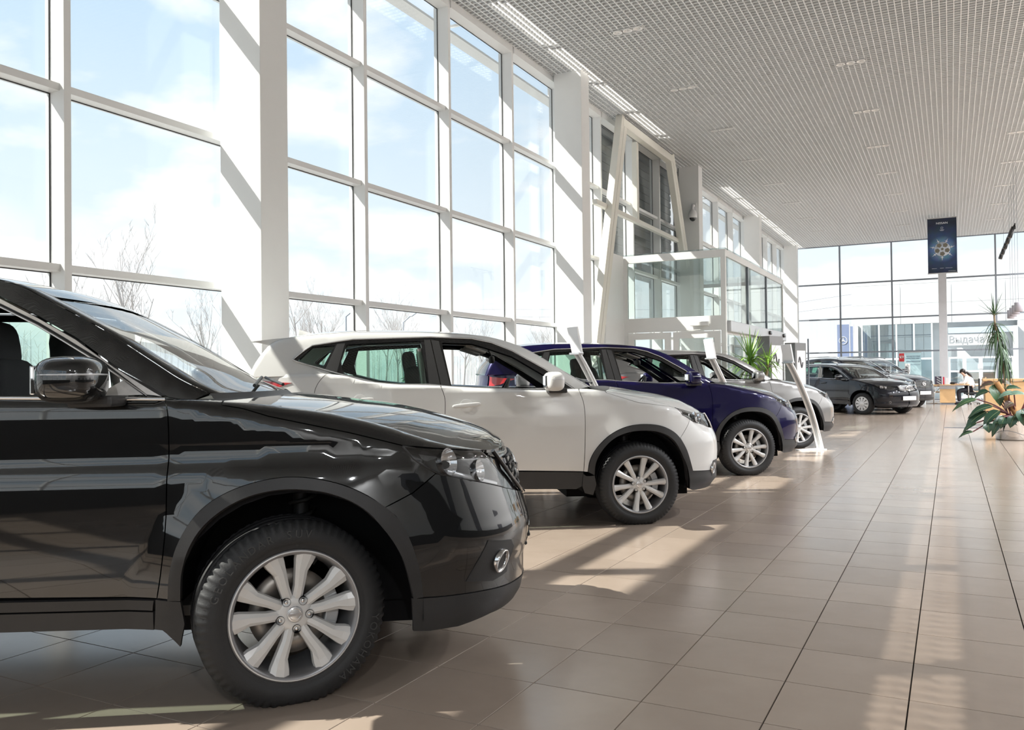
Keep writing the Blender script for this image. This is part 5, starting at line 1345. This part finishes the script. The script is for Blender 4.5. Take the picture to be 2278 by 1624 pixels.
def make_planter():
    rnd = random.Random(21)
    t = thing('planter', 'large chrome planter with drooping big-leaved plant and tall spiky dracaena', 'planter', (.955, 17.40, 0))
    st = mat('polished_steel', (.80, .79, .78), .10, 1.0, var=.03)
    MB().lathe([(.0001, .005), (.262, .005), (.268, .02), (.268, .40), (.276, .415), (.255, .42), (.25, .36), (.0001, .36)], 48).build('pot', st, t)
    MB().lathe([(.25, .35), (.12, .375), (.0001, .38)], 24).build('soil', mat('soil', (.05, .035, .025), .95), t)
    MB().tube(catmull([(.268*math.cos(a), .268*math.sin(a), .12 - .05*math.sin(2*(a+1.2))) for a in np.linspace(-2.9, -.3, 9)], 4), .004, 6).build('cable', M_DKFR, t)
    # moss pole
    MB().tube([(.10, -.05, .36), (-.02, -.08, .62), (-.24, -.14, 1.02)], [.052, .050, .046], 12).build('moss_pole', mat('coir', (.42, .22, .09), .95, var=.3, scale=40, bump=.8, bscale=120), t)
    gl = [mat('leaf_dark', (.030, .075, .045), .30, spec=.6, var=.3, scale=7), mat('leaf_mid', (.045, .10, .045), .32, spec=.6, var=.3, scale=7), mat('leaf_back', (.12, .075, .06), .45, var=.3, scale=7), mat('leaf_pale', (.16, .26, .20), .35, var=.25, scale=7)]
    pm = mat('petiole_red', (.16, .045, .05), .5, var=.2)
    def leaf(base, tip, width, up, mi, curl=.12):
        b, e = Vector(base), Vector(tip); d = e - b; L = d.length; d.normalize(); s = d.cross(Vector(up)).normalized(); n = s.cross(d).normalized()
        v, f = [], []; N = 10
        for i in range(N+1):
            k = i/N; w = width*(math.sin(PI*min(1, k*.93+.07)**.72)**.9 if 0 < k < 1 else .03*(k == 0))
            c = b + d*(L*k) + n*(curl*L*math.sin(PI*k)*.9 - .10*L*k*k)
            for u in (-1, -.5, 0, .5, 1): v.append(c + s*(w*u) + n*(w*.30*abs(u) + .004*math.sin(i*3)*abs(u)))
        for i in range(N):
            for j in range(4): f.append((i*5+j, i*5+j+1, i*5+6+j, i*5+5+j))
        o = MB().add(v, f, True).build('leaf', gl[mi], t)
        MB().tube([v[5*i+2] + n*.002 for i in range(N)], [.006*(1-i/N)+.001 for i in range(N)], 4, False).build('midrib', mat('midrib', (.20, .26, .12), .5), o)
    def pet(base, tip):
        b, e = Vector(base), Vector(tip); m = (b+e)/2 + Vector((0, 0, .08*(e-b).length))
        MB().tube(catmull([b, m, e], 4), .011, 6).build('petiole', pm, t)
    # leaves placed as (petiole tip, leaf tip, half width, colour); x right, z up, y towards the counter
    LV = [((-.30, -.10, .98), (-.17, -.14, .60), .135, 1), ((-.27, .0, 1.0), (-.52, .05, .92), .07, 2), ((-.22, .06, 1.02), (.03, .1, .97), .075, 2), ((-.36, -.05, .86), (-.60, -.02, .74), .075, 0),
          ((-.55, -.12, .72), (-.96, -.18, .52), .065, 1), ((-.30, -.16, .60), (-.72, -.22, .40), .085, 0), ((-.40, -.12, .50), (-.76, -.2, .19), .10, 0), ((-.20, -.20, .52), (-.48, -.28, .22), .10, 0),
          ((-.16, -.22, .43), (-.34, -.3, .06), .075, 0), ((-.56, -.2, .30), (-.80, -.22, .12), .055, 0), ((-.62, -.2, .14), (-.86, -.24, -.10+.14), .045, 0), ((-.40, -.26, .30), (-.37, -.28, .13), .085, 0),
          ((-.28, -.28, .30), (.06, -.32, .30), .075, 0), ((-.06, -.25, .80), (.22, -.28, .82), .06, 3), ((.02, -.22, .84), (-.24, -.22, .74), .06, 3), ((-.10, -.1, .90), (.14, -.15, .92), .06, 0),
          ((.10, -.30, .50), (.42, -.36, .43), .10, 3), ((.12, -.32, .50), (.16, -.36, .14), .13, 0), ((.26, -.32, .46), (.36, -.36, .10), .14, 0), ((.30, -.3, .60), (.26, -.36, .30), .10, 3), ((.02, -.32, .38), (-.06, -.36, .10), .085, 0),
          ((.36, -.2, .95), (.62, -.2, 1.02), .09, 0), ((.30, -.1, 1.0), (.16, -.16, 1.05), .09, 0), ((.50, -.1, 1.16), (.34, -.1, 1.10), .11, 3), ((.45, 0, 1.10), (.66, 0, 1.18), .12, 0), ((.42, -.22, .72), (.68, -.22, .62), .10, 3),
          ((.44, -.2, .80), (.70, -.2, .84), .09, 0), ((.40, -.3, .46), (.60, -.34, .22), .12, 0), ((.28, .0, .78), (.50, 0, .86), .08, 2), ((-.14, -.3, .36), (-.20, -.34, .08), .07, 0), ((.0, -.2, .66), (-.14, -.3, .56), .08, 2), ((.2, -.28, .44), (-.02, -.34, .42), .08, 1)]
    for b, e, w, mi in LV:
        if e[2] < .25 and e[0] > -.25: b = (b[0], b[1], b[2]+.05); e = (e[0], e[1], e[2]+.13)
        k = 0 if b[0] < .05 else .12
        pet((k + .06*rnd.uniform(-1, 1), -.05 + .06*rnd.uniform(-1, 1), .40), b); leaf(b, e, w, (.15*rnd.uniform(-1, 1), -.55, .8), mi)
    # tall dracaena
    lf = mat('dracaena_dark', (.06, .115, .05), .42, var=.4, scale=5)
    cane = catmull([(-.08, .02, .36), (-.10, .04, 1.0), (-.16, .03, 1.6), (-.24, .02, 2.08), (-.25, .02, 2.25)], 6)
    MB().tube(cane, .016, 8).build('cane', mat('cane', (.30, .22, .14), .8), t)
    for k in range(26):
        a = rnd.uniform(0, 2*PI); e = rnd.uniform(.2, 1.35); mb = MB()
        blade(mb, (-.25, .02, 2.22), (math.cos(a)*math.cos(e), math.sin(a)*math.cos(e), math.sin(e)), rnd.uniform(.28, .52), .010, .35); mb.build('leaf', lf, t)
    for k in range(120):
        q = rnd.uniform(.0, 1); z = 2.12 - q*.75; i = min(range(len(cane)), key=lambda j: abs(cane[j][2]-z)); c = cane[i]
        a = rnd.uniform(0, 2*PI); e = rnd.uniform(-.3, .6) if q < .4 else rnd.uniform(-1.0, -.2); mb = MB()
        blade(mb, (c[0]+.04*q, c[1], z), (math.cos(a)*math.cos(e)*.8+.12, math.sin(a)*math.cos(e), math.sin(e)), rnd.uniform(.42, .66), .013, rnd.uniform(2.2, 4.0)); mb.build('leaf', lf, t)
make_planter()
M_WOOD = mat('beech', (.62, .40, .20), .42, var=.12, scale=9)
def make_counter():
    t = thing('reception_counter', 'beech fronted reception counter behind the chrome planter', 'counter', (.66, 21.4, 0))
    for k in range(3): MB().cbox((.42 + .84*k, 0, .56), (.412, .02, .43), .004).build('front_panel', M_WOOD, t)
    MB().cbox((.02, .45, .56), (.02, .44, .43), .004).build('side_panel', M_WOOD, t)
    MB().cbox((1.28, .3, 1.02), (1.32, .36, .025), .006).build('worktop', M_WOOD, t)
    MB().cbox((1.26, .05, .055), (1.26, .03, .055), .004).build('plinth', M_ALW, t)
    o = MB().bb(-.15, 5, 20.58, 20.64, .0, .012).build('floor_strip', M_DKFR); tag(o, 'thin dark threshold strip across the tiles before the reception counter', 'strip')
make_counter()
def make_banner():
    Y = 33.5
    t = thing('hanging_banner', 'dark blue poster with shining football hung from the ceiling', 'poster', (-.20, Y, 5.66))
    m, nt, b, N, L = _nt('poster_print')
    tc = N('ShaderNodeTexCoord'); mp = N('ShaderNodeMapping'); L(tc.outputs['Object'], mp.inputs[0]); mp.inputs['Location'].default_value = (0, 0, .12)
    ln = N('ShaderNodeVectorMath'); ln.operation = 'LENGTH'; L(mp.outputs[0], ln.inputs[0])
    cr = N('ShaderNodeValToRGB'); L(ln.outputs['Value'], cr.inputs[0]); e = cr.color_ramp.elements
    e[0].position = 0; e[0].color = (.20, .36, .55, 1); e[1].position = .95; e[1].color = (.006, .013, .035, 1); q = e.new(.30); q.color = (.10, .20, .34, 1); q = e.new(.48); q.color = (.022, .05, .12, 1)
    no = N('ShaderNodeTexNoise'); no.inputs['Scale'].default_value = 4; no.inputs['Detail'].default_value = 5; L(tc.outputs['Object'], no.inputs['Vector'])
    mx = N('ShaderNodeMixRGB'); mx.blend_type = 'OVERLAY'; mx.inputs[0].default_value = .7; L(cr.outputs[0], mx.inputs[1]); L(no.outputs['Color'], mx.inputs[2])
    hs = N('ShaderNodeHueSaturation'); hs.inputs['Saturation'].default_value = 1.0; L(mx.outputs[0], hs.inputs['Color']); L(hs.outputs[0], b.inputs['Base Color']); b.inputs['Roughness'].default_value = .45
    MB().bb(-.46, .46, -.012, .012, -.96, .98).build('sheet', m, t)
    for z in (-.97, .99): MB().cbox((0, 0, z), (.475, .02, .018), .005).build('rail', M_SILV, t)
    for x in (-.4, .4): MB().tube([(x, 0, 1.0), (x, 0, 1.14)], .006, 6).build('hook', M_SILV, t)
    w = mat('print_white', (.82, .84, .87), .5); F_ = lambda x, z: frame_mat((x, -.016, z), (1, 0, 0), (0, 0, 1))
    a = MB(); add_text(a, 'NISSAN', .10, F_(0, .80), .36, .001); a.build('brand_letters', w, t)
    a = MB(); a.tube([(.035*math.cos(k), -.016, .63+.035*math.sin(k)) for k in np.linspace(0, 2*PI, 20)], .006, 5); a.bb(-.07, .07, -.017, -.014, .555, .568); a.bb(-.05, .05, -.017, -.014, .53, .54); a.build('crest', mat('print_grey', (.55, .58, .64), .5), t)
    a = MB(); a.lathe([(.255, -.013), (.255, -.016), (.0001, -.017)], 40, 'y', (0, 0, -.12)); ball = a.build('football', mat('ball_silver', (.50, .56, .64), .4, var=.35, scale=9), t)
    a = MB()
    for k in range(6):
        r0 = 0 if k == 5 else .165; an = R(90+72*k+36); c = (r0*math.cos(an), -.12 + r0*math.sin(an)); rr = .085
        a.prism([(c[0]+rr*math.cos(R(90+72*j)+(an if k < 5 else 0)), c[1]+rr*math.sin(R(90+72*j)+(an if k < 5 else 0))) for j in range(5)] if k < 5 else [(0, -.12)] and [(c[0]+.05*math.cos(R(90+72*j)), c[1]+.05*math.sin(R(90+72*j))) for j in range(5)], -.019, -.0175)
    a.build('football_patch', mat('ball_patch', (.16, .15, .12), .4), t)
    a = MB()
    for k in range(7):
        an = R(12+51.4*k); c = Vector((.30*math.cos(an), -.0165, -.12+.30*math.sin(an)))
        for j in range(4):
            u = Vector((math.cos(an+j*PI/2), 0, math.sin(an+j*PI/2))); q = Vector((-u.z, 0, u.x)); a.add([c+q*.014, c+u*(.11 if j % 2 == 0 else .06), c-q*.014], [(0, 1, 2)])
    a.build('sparkle', w, t)['kind'] = 'stuff'
    a = MB()
    for x, ww in ((-.26, .16), (-.02, .12), (.2, .22)): a.bb(x-ww/2, x+ww/2, -.016, -.0135, -.80, -.79)
    a.bb(.18, .42, -.016, -.0135, -.91, -.90); a.build('small_print', mat('print_grey', (.55, .58, .64), .5), t)
make_banner()
def make_track():
    t = thing('spot_track', 'black spotlight track hanging under the ceiling at upper right', 'track light', (1.55, 28.6, 5.05))
    MB().bb(-.018, .018, -2.9, 2.6, 0, .035).build('rail', M_GLOSSB, t)
    for y in (-2.6, 2.3): MB().tube([(0, y, .035), (0, y, 1.76)], .004, 5).build('wire', M_DKFR, t)
    for y in (-2.7, -1.55, -.4, .9, 2.1):
        s = MB().cbox((0, y, -.05), (.03, .05, .05), .008).build('adapter', M_GLOSSB, t)
        MB().lathe([(.0001, .16), (.045, .15), (.058, .0), (.058, -.14), (.05, -.15), (.0001, -.12)], 16, 'z').xf(Matrix.Translation((-.07, y, -.17)) @ Matrix.Rotation(R(18), 4, 'Y')).build('spot_head', M_GLOSSB, t)
    m = mat('pendant_grey', (.40, .38, .42), .45, .2)
    od = ['nearest', 'second', 'third', 'farthest']
    for i, y in enumerate((26.7, 27.8, 28.9, 30.0)):
        t = thing('pendant_lamp', '%s of the grey cylinder pendant lamps hanging at right above the tall dracaena' % od[i], 'lamp', (1.66, y, 2.82), 0, 'cylinder pendant lamps')
        MB().lathe([(.0001, .25), (.095, .25), (.10, .24), (.10, .0), (.094, -.004), (.09, .02), (.0001, .06)], 28).build('lamp_shade', m, t); MB().tube([(0, 0, .27), (0, 0, 3.97)], .005, 5).build('cord', M_DKFR, t)
make_track()
def chair(loc, rz, lab):
    t = thing('visitor_chair', lab, 'chair', loc, rz, 'beech armchairs at the desk')
    for s in (-1, 1):
        MB().tube(catmull([(.24, s*.27, .02), (-.20, s*.27, .02), (-.25, s*.27, .06), (.05, s*.27, .40), (.24, s*.27, .62), (.20, s*.27, .66)], 4), .012, 8).build('leg', M_CHR, t)
        MB().cbox((0, s*.28, .665), (.25, .028, .014), .01).build('arm', M_WOOD, t)
    MB().cbox((0, 0, .44), (.23, .25, .022), .015).build('seat', mat('seat_tan', (.55, .40, .24), .7), t)
    MB().cbox((-.25, 0, .74), (.018, .24, .24), .014, Matrix.Rotation(R(-10), 3, 'Y')).build('backrest', M_WOOD, t)
def make_desk():
    t = thing('office_desk', 'beech office desk with steel legs where a woman is writing', 'desk', (-.1, 34.75, 0))
    MB().cbox((.08, .35, .715), (.62, .40, .014), .004).build('desktop', M_WOOD, t)
    p = MB().cbox((-.02, .30, .31), (.255, .26, .25), .006).build('pedestal', M_WOOD, t); MB().bb(-.24, .20, .06, .55, .0, .06).build('plinth', M_DKFR, p)
    MB().bb(-.28, .24, .05, .07, .57, .70).build('modesty_panel', M_SILV, t)
    for x in (-.48, .66): MB().tube([(x, .05, .71), (x, .05, .02), (x, .70, .02), (x, .70, .71)], .022, 8).build('leg', M_SILV, t)
    m = thing('letter_tray', 'black letter organiser with red folder at left end of the desk', 'organiser', (-.42, 34.95, .729))
    MB().cbox((0, 0, .15), (.11, .12, .15), .006).build('body', mat('tray_dark', (.05, .04, .07), .5), m)
    for k in range(3): MB().cbox((.02, -.123, .06+.09*k), (.08, .003, .018), .002, Matrix.Rotation(R(35), 3, 'Y')).build('divider', M_GREY, m)
    o = MB().cbox((-.24, 34.98, .869), (.025, .11, .14), .003).build('folder', mat('folder_red', (.55, .03, .06), .5)); tag(o, 'narrow red folder standing beside the black letter organiser', 'folder')
    o = MB().cbox((-.12, 34.98, .849), (.05, .11, .12), .003).build('folder', mat('folder_white', (.75, .72, .74), .5)); tag(o, 'white folder standing beside the narrow red folder on the desk', 'folder')
    o = MB().ell((.075, 34.95, .775), (.12, .09, .046), .7).build('telephone', M_GLOSSB); tag(o, 'dark desk telephone between folders and the writing woman', 'telephone')
    o = MB().cbox((.30, 34.98, .732), (.15, .10, .003), .001).build('paper', M_WHT); tag(o, 'white sheet of paper under the writing woman on the desk', 'paper')
    chair((-.66, 35.6, 0), R(12), 'beech armchair standing left of the desk with empty seat')
    chair((.83, 36.3, 0), R(190), 'beech armchair half hidden behind the seated woman')
make_desk()
def skin(name, nodes, edges, m, parent=None, sub=2):
    me = bpy.data.meshes.new(name); me.from_pydata([n[:3] for n in nodes], edges, []); o = bpy.data.objects.new(name, me); COL.objects.link(o)
    s = o.modifiers.new('skin', 'SKIN'); s.use_smooth_shade = True
    for i, n in enumerate(nodes):
        r = n[3] if hasattr(n[3], '__len__') else (n[3], n[3]); me.skin_vertices[0].data[i].radius = r
    me.skin_vertices[0].data[0].use_root = True
    b = o.modifiers.new('sub', 'SUBSURF'); b.levels = sub; b.render_levels = sub
    dg = bpy.context.evaluated_depsgraph_get(); dg.update(); nm = bpy.data.meshes.new_from_object(o.evaluated_get(dg)); nm.name = name
    bpy.data.objects.remove(o); nm.materials.clear(); nm.materials.append(m)
    nm.polygons.foreach_set('use_smooth', [True]*len(nm.polygons))
    return link(name, nm, parent)
def make_person():
    sk = mat('skin', (.62, .40, .30), .55, var=.06); bl = mat('white_blouse', (.80, .79, .80), .8, var=.03, scale=20); tr = mat('dark_trousers', (.02, .02, .028), .8); hr = mat('dark_hair', (.018, .013, .011), .45)
    t = thing('person', 'person in white blouse and dark trousers with dark ponytail, bent writing at the desk', 'person', (.66, 35.02, 0), R(180))
    # x forward (towards the desk), y left, z up; seat height .46
    hip = (0, 0, .55)
    nodes = [(0, 0, .56, (.13, .16)), (.03, 0, .72, (.10, .14)), (.10, 0, .90, (.11, .16)), (.18, 0, 1.00, (.07, .12)), (.225, 0, 1.06, .05), (.26, 0, 1.12, .055), (.30, 0, 1.17, (.085, .075)), (.315, 0, 1.225, (.07, .066)),
             (.17, -.17, .99, .055), (.22, -.25, .80, .045), (.42, -.20, .755, .035), (.17, .17, .99, .055), (.22, .25, .80, .045), (.42, .18, .755, .035),
             (.06, -.10, .52, .095), (.42, -.11, .50, .075), (.40, -.11, .10, .048), (.06, .10, .52, .095), (.42, .11, .50, .075), (.40, .11, .10, .048)]
    ed = [(0, 1), (1, 2), (2, 3), (3, 4), (4, 5), (5, 6), (6, 7), (3, 8), (8, 9), (9, 10), (3, 11), (11, 12), (12, 13), (0, 14), (14, 15), (15, 16), (0, 17), (17, 18), (18, 19)]
    skin('body', nodes, ed, sk, t)
    g = lambda r, k: tuple(a+k for a in r) if hasattr(r, '__len__') else r+k
    ids = [0, 1, 2, 3, 8, 9, 10, 11, 12, 13]; mp = {a: i for i, a in enumerate(ids)}
    skin('blouse', [(*nodes[i][:3], g(nodes[i][3], .016)) for i in ids], [(mp[a], mp[b]) for a, b in ed if a in mp and b in mp], bl, t)
    ids = [0, 14, 15, 16, 17, 18, 19]; mp = {a: i for i, a in enumerate(ids)}
    skin('trousers', [(*nodes[i][:3], g(nodes[i][3], .018)) for i in ids], [(mp[a], mp[b]) for a, b in ed if a in mp and b in mp], tr, t)
    h = MB(); h.ell((.285, 0, 1.215), (.105, .095, .085), 1., 20, 12, Matrix.Rotation(R(35), 3, 'Y')); h.ell((.20, 0, 1.16), (.05, .06, .06)); h.build('hair', hr, t)
    MB().tube(catmull([(.19, 0, 1.18), (.10, -.02, 1.14), (.02, -.03, 1.02), (-.03, -.04, .86)], 5), [.03+.022*math.sin(PI*k/15)*(1) for k in range(16)], 10).build('ponytail', hr, t)
    f = MB(); f.ell((.385, 0, 1.155), (.016, .012, .018)); f.ell((.30, -.083, 1.16), (.018, .010, .026)); f.ell((.30, .083, 1.16), (.018, .010, .026)); f.build('nose_and_ears', sk, t)
    f = MB(); f.ell((.372, -.032, 1.185), (.008, .012, .006)); f.ell((.372, .032, 1.185), (.008, .012, .006)); f.build('eyes', M_DRK, t)
    MB().ell((.375, 0, 1.112), (.008, .022, .006)).build('mouth', mat('lips', (.45, .12, .12), .5), t)
    for s in (-1, 1):
        h = MB(); h.ell((.47, s*.185, .752), (.045, .036, .014), .8)
        for k in range(4): h.tube([(.50, s*.185+(k-1.5)*.017, .756), (.535-.004*abs(k-1.5), s*.185+(k-1.5)*.019, .752), (.553-.006*abs(k-1.5), s*.185+(k-1.5)*.019, .742)], [.0085, .008, .006], 6)
        h.tube([(.46, s*.155, .752), (.485, s*.135, .752), (.505, s*.14, .745)], [.010, .009, .007], 6); h.build('hand', sk, t)
        MB().ell((.45, s*.11, .045), (.12, .045, .045), .7).build('shoe', tr, t)
    c = thing('desk_chair', 'dark office chair under the writing woman', 'chair', (.66, 35.02, 0), R(180))
    MB().cbox((.02, 0, .41), (.24, .24, .035), .03).build('seat', M_FAB, c); MB().cbox((-.245, 0, .72), (.025, .20, .22), .02).build('backrest', M_FAB, c); MB().tube([(-.25, 0, .40), (-.27, 0, .55), (-.25, 0, .7)], .02, 8).build('back_bar', M_BLK, c)
    MB().tube([(0, 0, .06), (0, 0, .38)], .03, 10).build('column', M_CHR, c)
    for k in range(5):
        a = R(72*k+10); MB().tube([(0, 0, .09), (.27*math.cos(a), .27*math.sin(a), .06)], .018, 6).build('leg', M_CHR, c); MB().lathe([(.0001, -.02), (.028, -.02), (.028, .02), (.0001, .02)], 12, 'y', (.27*math.cos(a), .27*math.sin(a), .028)).build('caster', M_BLK, c)
make_person()
def make_info():
    t = thing('rollup_banner', 'pale blue information banner with red square emblem behind the dark cars', 'banner', (-1.42, 36.6, 0))
    bp, nt, b, N, L = _nt('banner_print'); tc = N('ShaderNodeTexCoord'); sp = N('ShaderNodeSeparateXYZ'); L(tc.outputs['Object'], sp.inputs[0]); cr = N('ShaderNodeValToRGB'); mr = N('ShaderNodeMapRange'); L(sp.outputs['Z'], mr.inputs[0]); mr.inputs[2].default_value = 2; L(mr.outputs[0], cr.inputs[0])
    cr.color_ramp.elements[0].color = (.52, .70, .70, 1); cr.color_ramp.elements[1].color = (.42, .62, .68, 1); L(cr.outputs[0], b.inputs['Base Color']); b.inputs['Roughness'].default_value = .5
    MB().bb(-.40, .40, -.006, .006, .06, 1.97).build('sheet', bp, t); MB().cbox((0, 0, .04), (.42, .10, .04), .01).build('base', M_SILV, t); MB().cbox((0, 0, 1.98), (.405, .012, .015), .004).build('top_rail', M_SILV, t)
    rd = mat('emblem_red', (.45, .03, .035), .5); MB().bb(-.385, -.20, -.010, -.007, 1.62, 1.94).build('red_square', rd, t)
    a = MB().tube([(-.29+.058*math.cos(k), -.012, 1.80+.058*math.sin(k)) for k in np.linspace(0, 2*PI, 24)], .009, 5); a.bb(-.365, -.218, -.016, -.011, 1.785, 1.815); a.build('emblem', M_SILV, t)
    d = mat('print_navy', (.10, .16, .24), .5); a = MB(); F_ = lambda x, z: frame_mat((x, -.009, z), (1, 0, 0), (0, 0, 1))
    add_text(a, '\u0410\u0411\u0421\u041e\u041b\u042e\u0422\u041d\u041e \u041d\u041e\u0412\u042b\u0419', .062, F_(.12, 1.81), .50, .001); add_text(a, 'NISSAN \u041f\u0420\u0415\u0414\u0421\u0422\u0410\u0412\u0418\u041b', .062, F_(.11, 1.735), .47, .001)
    add_text(a, '\u041f\u0420\u0418\u0428\u041b\u041e \u0411\u042b\u0422\u042c \u0411\u041e\u0421\u0421\u041e\u041c', .062, F_(.12, 1.61), .50, .001)
    a.build('heading', d, t); a = MB(); add_text(a, 'NISSAN', .03, F_(-.29, 1.66), .14, .001); a.build('brand_letters', M_WHT, t)
    a = MB(); a.bb(-.14, .36, -.008, -.006, 1.475, 1.485); a.bb(-.14, -.06, -.008, -.006, 1.42, 1.43); a.build('small_print', d, t)
    # two slanting info stands and a low brochure box
    for i, (x, y, lab) in enumerate(((-2.05, 34.6, 'silver leaning stand with round emblem, left of the pale blue banner'), (-1.42, 34.9, 'silver leaning stand with round emblem in front of the pale blue banner'))):
        s = thing('emblem_stand', lab, 'stand', (x, y, 0), R(-20), 'leaning emblem stands')
        MB().tube([(.42, 0, .03), (.20, 0, .75), (0, 0, 1.22)], .035, 8).build('post', M_SILV, s); MB().cbox((-.02, 0, 1.36), (.012, .13, .16), .004, Matrix.Rotation(R(60), 3, 'Z')).build('plate', M_WHT, s)
        e = MB().lathe([(.052, 0), (.06, -.006), (.068, 0)], 24, 'y', (.0, -.03, 1.38)); e.cbox((0, -.034, 1.38), (.08, .003, .016), .002); e.build('emblem', M_DKFR, s); MB().cbox((.30, 0, .012), (.22, .12, .012), .004).build('base_plate', M_SILV, s)
    o = thing('brochure_box', 'pale see-through brochure box on the floor right of the dark cars', 'box', (-.98, 34.3, 0))
    MB().cbox((0, 0, .28), (.15, .15, .28), .01).build('body', mat('pale_plastic', (.62, .68, .70), .3), o); MB().bb(-.12, .12, -.156, -.151, .22, .42).build('sheet', M_WHT, o)
make_info()
